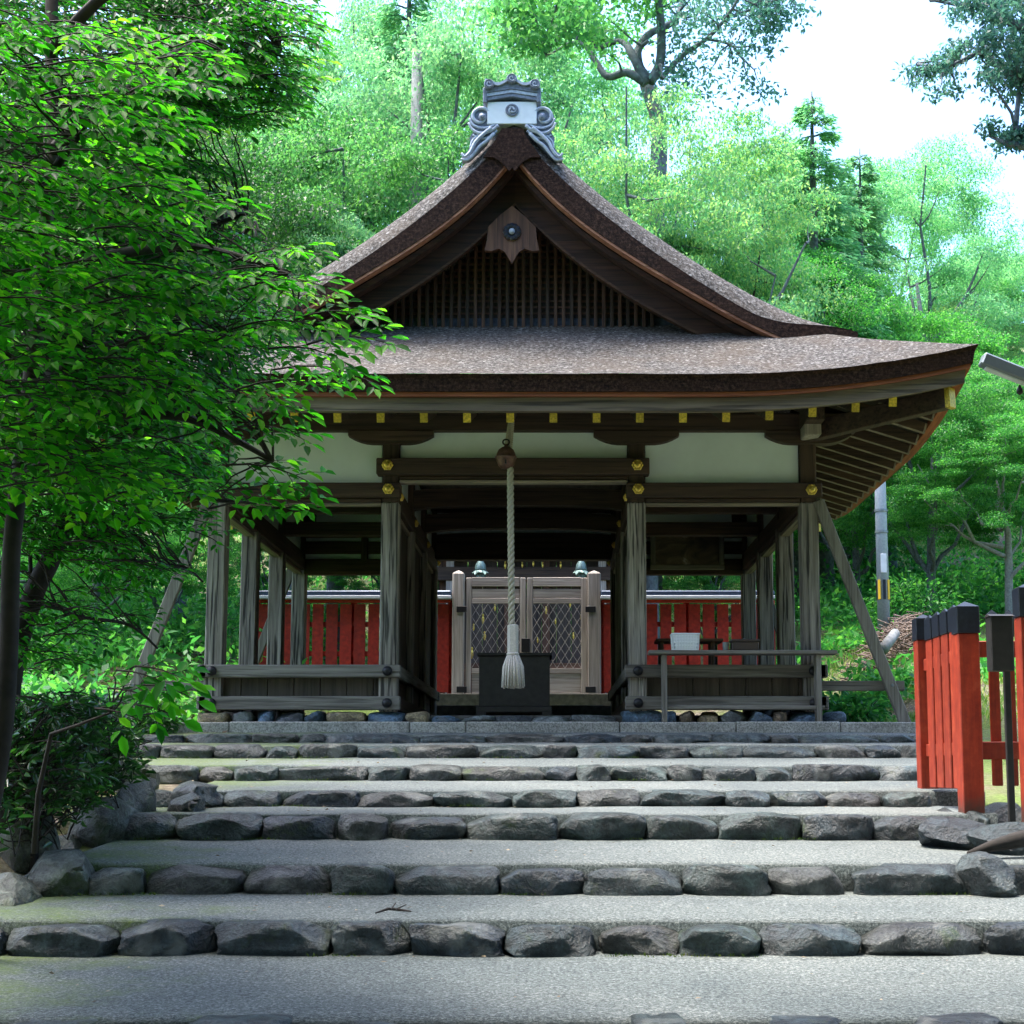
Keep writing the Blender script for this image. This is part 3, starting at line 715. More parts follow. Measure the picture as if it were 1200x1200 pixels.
# ---- roof geometry
A_ = OUT+1.50; EY0 = 14.8; EY1 = BYB+.2+1.5; ZE = Zp(438, EY0); LIFT = .31; VY = 16.1
SIL = [(600, 136), (632, 163), (662, 192), (710, 234), (765, 272), (820, 310), (867, 338), (933, 371), (997, 397)]
PROF = sorted([(A_-abs(P(a, b, VY+.35).x-BX), P(a, b, VY+.35).z-ZE) for a, b in SIL]+[(-.2, -.08), (0, 0), (.5, .26)])
GY = VY+.75
FPROF = [(-.2, -.08), (0, 0), (.5, .24), (1.0, .50), (1.5, .80), (GY-EY0, Zp(385, GY)-ZE), (2.4, Zp(385, GY)-ZE+.35)]
def lift(u, t): return LIFT*max(0, 1-u/2.7)**2.1*max(0, 1-t/2.2)
_pc = np.polyfit([p[0] for p in PROF if p[0] > .8], [p[1] for p in PROF if p[0] > .8], 4)
def zmain(t): return ZE+(float(np.polyval(_pc, t)) if t > .86 else interp(t, PROF))
def skirt_pt(side, s, t, dz, prof=None):
    """side 0 front,1 right,2 back,3 left; s signed distance from the side's middle; t inward; dz offset"""
    if side in (0, 2):
        u = max(0, (A_-t)-abs(s)); z = ZE+(interp(t, FPROF) if prof else 0)+lift(u, t)+dz
        return (BX+s, EY0+t if side == 0 else EY1-t, z)
    half = (EY1-EY0)/2; cy = (EY1+EY0)/2; u = max(0, (half-t)-abs(s)); z = ZE+(interp(t, FPROF) if prof else 0)+lift(u, t)+dz
    return (BX+(A_-t)*(1 if side == 1 else -1), cy+s, z)
def sweep(side, tz, n=72, closed=True):
    """sweep a (t,dz) section along one eave, mitred at the corners"""
    half = A_ if side in (0, 2) else (EY1-EY0)/2; v = []; f = []; m = len(tz)
    for i in range(n+1):
        q = -1+2*i/n; q = math.copysign(abs(q)**.8, q)
        for (t, dz) in tz: v.append(skirt_pt(side, q*(half-t), t, dz))
    for i in range(n):
        for k_ in range(m if closed else m-1): f.append((i*m+k_, i*m+(k_+1) % m, (i+1)*m+(k_+1) % m, (i+1)*m+k_))
    return v, f
SOFF = lambda t: -.30+.30*(t-.2)
for side in range(4):
    # top surface of the skirt
    n, m = 84, 14; half = A_ if side in (0, 2) else (EY1-EY0)/2; T = 2.1 if side in (0, 2) else 1.2; v = []
    for j in range(m+1):
        t = T*j/m
        for i in range(n+1):
            s = (-1+2*i/n)*(half-t); p = skirt_pt(side, s, t, 0, True)
            v.append((p[0], p[1], p[2]+.008*noise.noise(Vector((p[0]*3, p[1]*3, 1)))))
    mk('roof_skirt', v, [(j*(n+1)+i, j*(n+1)+i+1, (j+1)*(n+1)+i+1, (j+1)*(n+1)+i) for j in range(m) for i in range(n)], M_THATCH, hall, smooth=True)
    v, f = sweep(side, [(0, 0), (.03, -.04), (.05, -.17), (.18, -.17), (.3, .02)]); mk('thatch_eave', v, f, M_THATCH_EDGE, hall)
    v, f = sweep(side, [(.07, -.172), (.07, -.215), (.20, -.215), (.20, -.172)]); mk('eave_batten', v, f, W_RED['x' if side in (0, 2) else 'y'], hall)
    v, f = sweep(side, [(.11, -.218), (.125, -.355), (.22, -.355), (.22, -.218)]); mk('eave_board', v, f, (W_EAVE if side == 0 else W_RED)['x' if side in (0, 2) else 'y'], hall)
    v, f = sweep(side, [(.20, -.30), (1.45, SOFF(1.45)), (1.45, SOFF(1.45)+.03), (.20, -.27)]); mk('eave_soffit', v, f, W_PANEL['y' if side in (0, 2) else 'x'], hall)
# rafters with gilded ends
def rafter(side, s, cap):
    t0 = .27; half = A_ if side in (0, 2) else (EY1-EY0)/2; t1 = min(1.62, half-abs(s)-.02)
    if t1 < t0+.15: return
    zz = lambda t: SOFF(t)-.052-.054
    a = Vector(skirt_pt(side, s, t0, zz(t0))); b = Vector(skirt_pt(side, s, t1, zz(t1)))
    MB().beam(a, b, .072, .105, .005).build('rafter', W_DARK['y' if side in (0, 2) else 'x'], hall)
    d = (b-a).normalized()
    if side in (1, 3): MB().beam(a-Vector((0, 0, .0565)), b-Vector((0, 0, .0565)), .060, .007, .001).build('lit_underside_strip', W_PALE['x'], hall)  # pale strip stands in for ground light caught by the rafter undersides
    if cap: MB().beam(a-d*.012, a+d*.03, .078, .111, .004).build('rafter_cap', M_YELLOW, hall)
    else: MB().beam(a-d*.012, a+d*.012, .074, .107, .004).build('rafter_end', W_PALE['z'], hall)
for i in list(range(-8, 9))+[8.87, -8.87]: rafter(0, i*.4455+.0, True); rafter(2, i*.4455, False)
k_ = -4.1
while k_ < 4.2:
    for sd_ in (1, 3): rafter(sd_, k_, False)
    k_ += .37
for sx in (-1, 1):
    for back in (0, 1):
        sgn = -1 if back else 1; yb0 = EY1 if back else EY0
        a = Vector((BX+sx*(A_-.235), yb0+sgn*.235, ZE+LIFT*.9-.47)); b = Vector((BX+sx*(A_-1.7), yb0+sgn*1.7, ZE-.30+.02))
        MB().beam(a, b, .12, .21, .008).build('hip_rafter', W_DARK['y'], hall)
        d = (b-a).normalized(); MB().beam(a-d*.015, a+d*.045, .126, .216, .006).build('hip_rafter_cap', M_YELLOW, hall)
# ---- main gable roof
def xz(px, py, Y): p = P(px, py, Y); return (p.x-BX, p.z)
LOW = sorted([(abs(xz(a, b, VY)[0]), xz(a, b, VY)[1]) for a, b in ((601, 181), (655, 236), (710, 280), (765, 313), (800, 335), (860, 368), (917, 397))]+[(3.3, Zp(404, VY)), (3.85, Zp(403, VY))])
_lc = np.polyfit([p[0] for p in LOW], [p[1] for p in LOW], 4)
def low(x): return float(np.polyval(_lc, abs(x)))
def tval(x): return A_-abs(x)
ss = [q*3.82 for q in np.linspace(-1, 1, 97)]
def kk(x): return lerp(.03, 1, sstep(3.8, 2.6, abs(x)))
rows = [(VY, lambda x: zmain(tval(x))-.34*kk(x)-.012), (VY+.05, lambda x: zmain(tval(x))-.25*kk(x)-.006), (VY+.14, lambda x: zmain(tval(x))-.14*kk(x)), (VY+.26, lambda x: zmain(tval(x))-.045*kk(x)), (VY+.42, lambda x: zmain(tval(x)))]
yy = VY+.8; back = BYB+.4
while yy < back: rows.append((yy, lambda x: zmain(tval(x)))); yy += .5
rows.append((back, lambda x: zmain(tval(x))))
v = []
for (y, fn) in rows:
    for x in ss: v.append((BX+x, y, fn(x)+.006*noise.noise(Vector((x*4, y*3, 2)))))
n = len(ss)
mk('main_roof', v, [(j*n+i, j*n+i+1, (j+1)*n+i+1, (j+1)*n+i) for j in range(len(rows)-1) for i in range(n-1)], M_THATCH, hall, smooth=True)
for yv, y2 in ((VY, VY+.30), (back-.3, back)):
    MB().strip([(BX+x, zmain(tval(x))-.34*kk(x)-.014) for x in ss], [(BX+x, low(x)) for x in ss], yv+(0.001 if yv == VY else 0), y2).build('thatch_verge', M_THATCH_EDGE, hall)
BAR = sorted((abs(P(a, b, VY+.36).x-BX), P(a, b, VY+.36).z) for a, b in ((600, 240), (637, 274), (692, 314), (747, 350), (796, 380), (840, 400)))
_bc = np.polyfit([p[0] for p in BAR], [p[1] for p in BAR], 3)
def bar(x): return min(float(np.polyval(_bc, min(abs(x), 2.6))), low(x)-.16)
for sx in (-1, 1):
    hx = [x for x in ss if x >= -.001]
    MB().strip([(BX+sx*x, low(x)-.002) for x in hx], [(BX+sx*x, low(x)-.034) for x in hx], VY+.01, VY+.14).build('verge_batten', W_BATT['x'], hall)
    MB().strip([(BX+sx*x, low(x)-.05) for x in hx], [(BX+sx*x, low(x)-.12) for x in hx], VY+.14, VY+.30).build('verge_board', W_BARGE['x'], hall)
    MB().strip([(BX+sx*x, low(x)-.05) for x in hx], [(BX+sx*x, low(x)-.08) for x in hx], VY+.30, VY+.9).build('verge_soffit', W_BARGE['x'], hall)
    MB().strip([(BX+sx*x, low(x)-.085) for x in hx], [(BX+sx*x, bar(x)) for x in hx], VY+.36, VY+.43).build('bargeboard', W_BARGE['x'], hall)
    MB().strip([(BX+sx*x, bar(x)-.002) for x in hx], [(BX+sx*x, bar(x)-.034) for x in hx], VY+.345, VY+.43).build('bargeboard_lip', W_BROWN['x'], hall)
# purlin ends seen under the verge
for px_, dz in ((0, .46),):
    box('purlin', W_BROWN['y'], hall, BX+px_-.09, BX+px_+.09, VY+.44, VY+.9, low(px_)-dz-.1, low(px_)-.09)
# lattice gable wall
GY = VY+.75; zg0 = Zp(384, GY); zg1 = Zp(371, GY)
barl = lambda x: bar(x)+.10
gx = [x for x in ss if barl(x) > zg0+.02]
MB().strip([(BX+x, barl(x)) for x in gx], [(BX+x, zg0-.1) for x in gx], GY+.10, GY+.13).build('gable_back_board', W_PANEL['z'], hall)
k_ = -24
while k_ <= 24:
    x = k_*.0935; t_ = barl(x)
    if t_ > zg1+.03: box('lattice_bar', (W_BROWN if (k_*7) % 5 < 3 else W_DARK)['z'], hall, BX+x-.02, BX+x+.02, GY, GY+.035, zg0-.02, t_, b=.004)
    k_ += 1
hz = zg1+.05
mb = MB()
while hz < barl(0)-.1:
    xr = max([abs(x) for x in gx if barl(x) > hz+.02] or [0])
    if xr > .1: mb.box(BX-xr, BX+xr, GY+.040, GY+.06, hz-.012, hz+.012, .002)
    hz += .075
mb.build('lattice_crossbars', W_BROWN['x'], hall, kind='stuff')
box('gable_sill', M_SILL, hall, BX-2.2, BX+2.2, GY+.062, GY+.075, zg0-.02, zg1, b=.003)
# gegyo pendant with flower boss
PY = VY+.33; pts = [(600, 243), (614, 254), (628, 268), (629, 282), (632, 295), (624, 296), (615, 293), (608, 297), (604, 304), (600, 310)]
pts += [(1200-a, b) for a, b in pts[-2:0:-1]]
pend = MB().plate([(P(a, b, PY).x, P(a, b, PY).z) for a, b in pts], PY-.05, PY).build('gable_pendant', W_PEND['z'], hall, label='carved pointed pendant board')
pc = P(600, 272, PY-.05)
m = MB()
for k_ in range(12):
    w = k_*math.pi/6; m.lathe([(.030, 0), (.030, .02), (.012, .032)], (pc.x+.074*math.cos(w), pc.y, pc.z+.074*math.sin(w)), 8, 'y')
m.lathe([(.085, 0), (.082, .014)], pc, 24, 'y').build('flower_boss', M_CAPBLK, pend)
MB().lathe([(.034, .012), (.034, .035), (.02, .05), (.003, .055)], pc, 14, 'y').build('boss_centre', M_TILE_L, pend)
# apex bark patch
pts = [(572, 181), (581, 167), (588, 151), (600, 149)]
half_ = [(588, 150), (580, 165), (566, 184), (578, 184), (588, 190), (594, 197), (597, 200), (600, 196)]
pts = half_+[(1200-a, b) for a, b in half_[-2::-1]]
MB().plate([(P(a, b, VY-.03).x, P(a, b, VY-.03).z) for a, b in pts], VY-.03, VY+.0).build('apex_bark_patch', M_THATCH_EDGE, hall)
# ---- ridge and its end ornament
OY = VY-.02; q = lambda px, py: P(px, py, OY)
zr = zmain(A_)
ridge = box('ridge_box', M_TILE_L, hall, BX-.22, BX+.22, OY+.45, BYB+.2, zr-.15, zr+.25, b=.02)
for k_ in range(24): MB().tube([(BX, OY+.5+k_*.21, zr+.28), (BX, OY+.69+k_*.21, zr+.28)], [.10, .092], 10).build('ridge_tile', M_TILE, hall, smooth=True)
a, b = q(571, 145), q(629, 119)
orn = box('ridge_ornament', M_WHITE, hall, a.x, b.x, OY, OY+.42, a.z, b.z, b=.006, label='white plastered ridge end box')
c = q(600, 129.5)
MB().lathe([(.072, 0), (.075, .012), (.062, .02), (.055, .012), (.01, .012)], (c.x, OY, c.z), 28, 'y').build('crest_disc', M_TILE, orn, smooth=False)
for k_ in range(3):
    pts = []; rr_ = []
    for j in range(9):
        w = k_*2.094+j*.30; pts.append((c.x+(.018+.0038*j)*math.cos(w), OY-.016, c.z+(.018+.0038*j)*math.sin(w))); rr_.append(.015-.0014*j)
    MB().tube(pts, rr_, 6).build('crest_swirl', M_TILE_L, orn, smooth=True)
# stepped layers under the curved cap
for (py0, py1, e) in ((119, 115.5, 1.5), (115, 111.5, 3), (111, 107.5, 4.5)):
    l = q(571-e, py0); r_ = q(629+e, py1); mid = .05
    top = [(l.x, r_.z), (c.x, r_.z+mid), (r_.x, r_.z)]; bot = [(l.x, l.z), (c.x, l.z+mid), (r_.x, l.z)]
    MB().strip(top, bot, OY-.02-e*.006, OY+.44).build('cap_layer', M_TILE if py0 != 115 else M_TILE_L, orn)
top, bot = [], []
for j in range(21):
    t = -1+2*j/20; p = q(600+t*31, 0); s_ = abs(t)
    sc = .5*(1-math.cos(2*math.pi*s_)); zc = q(600, 100).z-.055*sc+.0*s_-.02*s_
    top.append((p.x, zc+.03)); bot.append((p.x, q(600, 108).z-.005+.05*(1-s_)))
MB().strip(top, bot, OY-.05, OY+.45).build('curved_cap', M_TILE, orn)
top2 = [(x, z+.035) for x, z in top]
MB().strip(top2, [(x, z+.002) for x, z in top], OY-.075, OY+.45).build('cap_rim', M_TILE_L, orn)
for px_, py_ in ((573.5, 102), (600, 95.5), (627, 102)):
    p = q(px_, py_)
    MB().lathe([(.058, -.50), (.058, 0), (.050, .014), (.042, .006), (.01, .006)], (p.x, OY-.08, p.z), 20, 'y').build('round_tile_end', M_TILE, orn, smooth=False)
    MB().tube([(p.x+(.008+.0035*j)*math.cos(j*.7), OY-.092, p.z+(.008+.0035*j)*math.sin(j*.7)) for j in range(9)], .006, 5).build('tile_swirl', M_TILE_L, orn)
for px_ in (568.5, 631.5):
    a = q(px_-2.5, 122); b = q(px_+2.5, 104); box('cap_end', M_TILE, orn, a.x, b.x, OY-.045, OY+.40, a.z, b.z, b=.01)
# scroll fins left and right
def fin(sx):
    mx = (lambda a: a) if sx < 0 else (lambda a: 1200-a)
    def pth(pts, r0, r1, y=OY+.02, name='fin_scroll', mt=M_TILE_L):
        qs = [q(mx(a), b) for a, b in pts]; out = []
        for i in range(len(qs)-1):
            for k2 in range(4):
                t = k2/4; p0 = qs[max(0, i-1)]; p1 = qs[i]; p2 = qs[i+1]; p3 = qs[min(len(qs)-1, i+2)]
                out.append(.5*((2*p1)+(-p0+p2)*t+(2*p0-5*p1+4*p2-p3)*t*t+(-p0+3*p1-3*p2+p3)*t**3))
        out.append(qs[-1]); out = [Vector((o.x, y, o.z)) for o in out]
        MB().tube(out, [lerp(r0, r1, i/(len(out)-1)) for i in range(len(out))], 8).build(name, mt, fnn, smooth=True)
    body = [(571, 146), (565, 140), (556, 146), (550, 140), (551, 132), (557, 128), (564, 128), (569, 124), (572, 130), (578, 146), (574, 158), (566, 170), (556, 178), (548, 185), (541, 187), (541, 178), (548, 176), (550, 166), (552, 158), (550, 150)]
    hull = [(575, 128), (560, 127), (551, 133), (550, 143), (555, 152), (550, 160), (551, 170), (547, 177), (541, 180), (541, 187), (549, 186), (560, 176), (570, 166), (579, 150), (583, 142), (575, 142)]
    pp = [(q(mx(a), b).x, q(mx(a), b).z) for a, b in hull]
    if sx > 0: pp = pp[::-1]
    fnn = MB().plate(pp, OY+.03, OY+.12).build('scroll_fin', M_TILE, hall, label='grey wave-scroll fin')
    cx, cy = 563, 136
    sp = []
    for j in range(15):
        w = 2.6-j*.55; r_ = 12-j*.68; sp.append((cx-r_*math.cos(w)*1.0, cy-r_*math.sin(w)*.95))
    pth(sp, .022, .016)
    qc = q(mx(565), 137); MB().lathe([(.045, 0), (.04, .03), (.015, .05)], (qc.x, OY+.02, qc.z), 12, 'y').build('scroll_eye', M_TILE, fnn, smooth=True)
    pth([(583, 143), (574, 148), (563, 149), (554, 145), (550, 138)], .018, .012)
    pth([(584, 147), (574, 154), (562, 156), (553, 151), (549, 144)], .020, .012, OY)
    pth([(582, 152), (573, 160), (562, 161), (554, 157)], .018, .010)
    pth([(576, 150), (566, 158), (557, 167), (552, 177), (545, 184), (541, 180)], .024, .014, OY-.01)
    pth([(579, 156), (570, 165), (562, 171), (556, 179), (548, 187), (540, 186)], .024, .014, OY+.01)
    pth([(573, 152), (560, 158), (553, 165), (551, 173)], .016, .010)
fin(-1); fin(1)
# raking props at the corners
for sx in (-1, 1):
    for fy, dy in ((FY+.04, 0.0), (BYB+.1, .0)):
        a = Vector((BX+sx*(OUT+.10), fy, Z_NB0-.03)); xb = BX+sx*(OUT+1.02); b = Vector((xb, fy+dy, max(PLAT-.06, gz(xb, fy)-.1)))
        MB().beam(b, a, .125, .07, .008, up=(0, 1, 0)).build('raking_prop', W_RAIL['z'], hall)
        zt_ = zf(803); box('prop_tie', W_RAIL['x'], hall, BX+sx*(OUT+.10), BX+sx*(OUT+1.02), fy+.062, fy+.10, zt_-.055, zt_+.055, b=.006)
        MB().lathe([(.018, 0), (.014, .01)], (BX+sx*(OUT+.86), fy-.057, zt_), 8, 'y').build('prop_bolt', M_STEEL, hall)

# ------------------------------------------------------------------ things at the hall
# votive painting
VYY = BYB-.08; a, b = P(762, 668, VYY), P(848, 622, VYY)
vp = thing('votive_painting', (a.x, VYY, a.z), 'faded framed wooden votive painting hanging at the back of the bay beside the passage', 'painting')
w_ = .075
box('frame', W_RAIL['x'], vp, a.x, b.x, VYY-.05, VYY, a.z, a.z+w_); box('frame', W_RAIL['x'], vp, a.x, b.x, VYY-.05, VYY, b.z-w_, b.z)
box('frame', W_RAIL['z'], vp, a.x, a.x+w_, VYY-.048, VYY, a.z+w_+.002, b.z-w_-.002); box('frame', W_RAIL['z'], vp, b.x-w_, b.x, VYY-.048, VYY, a.z+w_+.002, b.z-w_-.002)
m, nt, bs = newmat('faded_painting'); nn_ = noisen(nt, coords(nt, (3, 3, 5)), 1, 6, .6, 1.2)
nt.links.new(ramp(nt, nn_, [(.3, (.03, .025, .02)), (.5, (.12, .085, .055)), (.62, (.20, .15, .10)), (.72, (.45, .42, .38))]), bs.inputs['Base Color'])
box('picture', m, vp, a.x+w_, b.x-w_, VYY-.02, VYY-.005, a.z+w_, b.z-w_)
# bell and rope
BY = 15.55
bl = P(593, 536, BY)
bell = thing('shrine_bell', (bl.x, BY, bl.z-.12), 'round rusty brown bell hung from the front eave above the offering box', 'bell')
MB().lathe([(.004, -.125), (.05, -.118), (.085, -.085), (.104, -.03), (.104, -.012), (.114, -.008), (.114, .008), (.104, .012), (.10, .04), (.08, .082), (.045, .108), (.02, .116), (.02, .14), (.006, .145)], bl, 24).build('bell_body', simple('rusty_bell', (.11, .055, .04), .55, .3, bscale=25, var=.4), bell, smooth=True)
MB().box(bl.x-.008, bl.x+.008, BY-.113, BY-.08, bl.z-.09, bl.z-.045).build('bell_slot', M_IRON, bell)
MB().tube([(bl.x+.035*math.cos(t), BY, bl.z+.165+.03*math.sin(t)) for t in np.linspace(0, 6.28, 13)], .009, 6).build('bell_ring', M_IRON, bell)
def twist(name, a, b, r, turns, mat, par, strands=3, n=None, sag=None):
    a = Vector(a); b = Vector(b); n = n or int(turns*14); out = None
    mbx = MB(); d = (b-a).normalized(); u = d.cross(Vector((0, 1, 0))).normalized(); w = d.cross(u)
    for k2 in range(strands):
        pts = []
        for i in range(n+1):
            t = i/n; an = 2*math.pi*(turns*t+k2/strands); p = a.lerp(b, t)+(sag(t) if sag else Vector())
            pts.append(p+(u*math.cos(an)+w*math.sin(an))*r*.55)
        mbx.tube(pts, r*.50, 8)
    return mbx.build(name, mat, par, smooth=True)
M_ROPE = simple('hemp_rope', (.40, .37, .29), .9, bscale=160, bstr=.5, var=.25); M_TASS = simple('hemp_tassel', (.52, .49, .44), .9, bscale=90, bstr=.5, var=.2)
eave_pt = P(602, 482, BY)
rope = thing('bell_rope', (P(600, 805, BY).x, BY, Zp(805, BY)), 'long pale twisted rope with a fringed tassel hanging from the bell', 'rope')
twist('rope_strands', P(599.5, 735, BY), P(598, 548, BY), .036, 9, M_ROPE, rope)
twist('rope_hanger', P(596, 546, BY-.02), P(601, 484, BY+.1), .026, 8, M_ROPE, rope)
twist('rope_hanger', P(593, 524, BY), P(599, 486, BY+.1), .020, 7, M_ROPE, rope)
hp = P(601, 765, BY); ht = P(601, 732, BY)
MB().lathe([(.052, 0), (.058, .004), (.058, (ht.z-hp.z)-.01), (.045, (ht.z-hp.z))], hp, 6).build('rope_grip', M_TASS, rope)
MB().lathe([(.056, -.03), (.066, -.02), (.066, -.005), (.054, .003)], hp, 16).build('tassel_band', M_TASS, rope, smooth=True)
mb = MB(); tb = Zp(806, BY)
for k2 in range(90):
    w = 2.399*k2; r0 = .054*math.sqrt((k2+.5)/90)*.95+.006; r1 = .112*math.sqrt((k2+.5)/90)+.006
    cx_, sx_ = math.cos(w), math.sin(w); L_ = hp.z-.028-tb
    mb.tube([(hp.x+r0*cx_, BY+r0*sx_, hp.z-.028), (hp.x+(r0*.25+r1*.75)*cx_, BY+(r0*.25+r1*.75)*sx_, hp.z-.028-L_*.35), (hp.x+r1*cx_*1.0, BY+r1*sx_*1.0, tb+R.uniform(-.01, .02))], [.011, .013, .011], 4)
mb.build('tassel', M_TASS, rope, smooth=True, kind='stuff')
# offering box
OBY = 16.75; a = P(560, 838, OBY); b = P(645, 765, OBY); zb0 = PLAT+.085
ob = thing('offering_box', ((a.x+b.x)/2, OBY+.3, zb0), 'dark wooden offering box standing under the bell rope', 'offering box')
x0, x1 = a.x+.01, b.x-.01; ztp = b.z
for (ya, yb) in ((OBY, OBY+.035), (OBY+.565, OBY+.60)): box('side_panel', M_BLACKWOOD, ob, x0, x1, ya, yb, zb0+.11, ztp-.035)
for (xa, xb) in ((x0, x0+.035), (x1-.035, x1)): box('end_panel', M_BLACKWOOD, ob, xa, xb, OBY+.037, OBY+.563, zb0+.11, ztp-.035)
for yp in (OBY-.03, OBY+.6): MB().box(x0-.03, x1+.03, yp, yp+.03, zb0+.045, zb0+.11, .006).box(x0-.03, x0+.08, yp, yp+.03, zb0, zb0+.05).box(x1-.08, x1+.03, yp, yp+.03, zb0, zb0+.05).build('plinth', M_BLACKWOOD, ob)
m = MB().box(x0-.025, x1+.025, OBY-.025, OBY+.04, ztp-.033, ztp, .006).box(x0-.025, x1+.025, OBY+.56, OBY+.625, ztp-.033, ztp, .006)
m.box(x0-.025, x0+.04, OBY+.042, OBY+.558, ztp-.033, ztp).box(x1-.04, x1+.025, OBY+.042, OBY+.558, ztp-.033, ztp).build('top_rim', M_BLACKWOOD, ob)
for k2 in range(9): MB().beam((lerp(x0+.08, x1-.08, k2/8), OBY+.04, ztp-.02), (lerp(x0+.08, x1-.08, k2/8), OBY+.56, ztp-.02), .03, .022, .004).build('slat', M_BLACKWOOD, ob)
# stand in front of the right bay
TY = 16.06
sx0, sx1 = Xp(760, TY, 764), Xp(981, TY, 764)
tb = thing('offering_stand', ((sx0+sx1)/2, TY+.12, PLAT), 'narrow long weathered wooden bench table on the granite edge beside the passage', 'bench table')
box('table_top', W_RAIL['x'], tb, sx0, sx1, TY-.03, TY+.20, Zp(766.5, TY), Zp(762, TY), b=.006)
for px_ in (779, 960):
    for yy in (TY, TY+.13): lx = Xp(px_, TY, 800); box('leg', W_RAIL['z'], tb, lx-.026, lx+.026, yy, yy+.045, PLAT-.005, Zp(767, TY), b=.005)
box('stretcher', W_RAIL['x'], tb, Xp(776, TY, 829), Xp(968, TY, 829), TY+.048, TY+.078, Zp(831, TY), Zp(826.5, TY), b=.004)
# white basket on it
def basket(x0, x1, y0, y1, z0, z1, par):
    e = .02; th = .006
    box('basket_floor', M_PLASTIC, par, x0+e, x1-e, y0+e, y1-e, z0, z0+.01, b=.002)
    n = 9; m = MB()
    for (fx0, fy0, fx1, fy1) in ((x0, y0, x1, y0), (x0, y1, x1, y1), (x0, y0, x0, y1), (x1, y0, x1, y1)):
        for k2 in range(n+1):
            t = k2/n; x = lerp(fx0, fx1, t); y = lerp(fy0, fy1, t); xi = lerp(x, (x0+x1)/2, .07); yi = lerp(y, (y0+y1)/2, .07)
            m.beam((xi, yi, z0), (x, y, z1-.01), .014, .006, .001, up=(0, 1, .01))
        for h in (.02, .25, .45, .62, .80):
            k3 = .07*(1-h); g0 = (lerp(fx0, (x0+x1)/2, k3), lerp(fy0, (y0+y1)/2, k3), lerp(z0, z1, h)); g1 = (lerp(fx1, (x0+x1)/2, k3), lerp(fy1, (y0+y1)/2, k3), lerp(z0, z1, h))
            m.beam(g0, g1, .005, .018, .001)
    m.build('basket_mesh', M_PLASTIC, par, kind='stuff')
    m = MB()
    for (g0, g1) in (((x0, y0), (x1, y0)), ((x0, y1), (x1, y1)), ((x0, y0), (x0, y1)), ((x1, y0), (x1, y1))): m.beam((*g0, z1-.008), (*g1, z1-.008), .022, .016, .003)
    m.build('rim', M_PLASTIC, par)
bz = Zp(762, TY); a = P(788, 762, TY); b = P(819, 742, TY)
bk = thing('storage_basket', ((a.x+b.x)/2, TY+.08, bz), 'white plastic basket standing on the long bench table', 'basket')
basket(a.x, b.x, TY-.02, TY+.18, bz+.002, b.z, bk)
box('paper_stack', M_PLASTIC, bk, a.x+.03, b.x-.03, TY+.005, TY+.155, bz+.014, bz+.10)
# small table inside the bay
IY = 17.0; a = P(769, 748, IY); b = P(848, 748, IY)
it = thing('small_table', ((a.x+b.x)/2, IY+.15, FLOOR), 'small dark wooden table inside the bay behind the white basket', 'table')
box('table_top', W_BROWN['x'], it, a.x, b.x, IY, IY+.4, a.z-.035, a.z, b=.006)
for px_ in (776, 836):
    for yy in (IY+.03, IY+.33): lx = Xp(px_, IY, 770); box('leg', W_BROWN['z'], it, lx-.022, lx+.022, yy, yy+.045, FLOOR, a.z-.035)
# dark lidded box and small cup on the bench
a = P(857, 762, TY); b = P(890, 748.5, TY)
dk = thing('lidded_box', ((a.x+b.x)/2, TY+.08, bz), 'low dark brown lidded box at the end of the long bench table', 'box')
M_DKB = simple('dark_box_lacquer', (.05, .036, .03), .45, var=.15)
box('body', M_DKB, dk, a.x+.008, b.x-.008, TY-.01, TY+.16, bz+.001, b.z-.035, b=.006); box('lid', M_DKB, dk, a.x, b.x, TY-.018, TY+.168, b.z-.034, b.z-.004, b=.006)
MB().tube([(lerp(a.x, b.x, .42), TY+.07, b.z-.006), (lerp(a.x, b.x, .46), TY+.07, b.z+.006), (lerp(a.x, b.x, .54), TY+.07, b.z+.006), (lerp(a.x, b.x, .58), TY+.07, b.z-.006)], .004, 6).build('handle', M_STEEL, dk)
a = P(851, 762, TY)
MB().lathe([(.028, 0), (.03, .002), (.034, .085), (.034, .09), (.028, .09), (.025, .01)], (a.x, TY+.05, bz+.001), 14).build('tin_cup', M_STEEL, None, smooth=False, label='small grey metal cup between the basket and the lidded box', cat='cup')

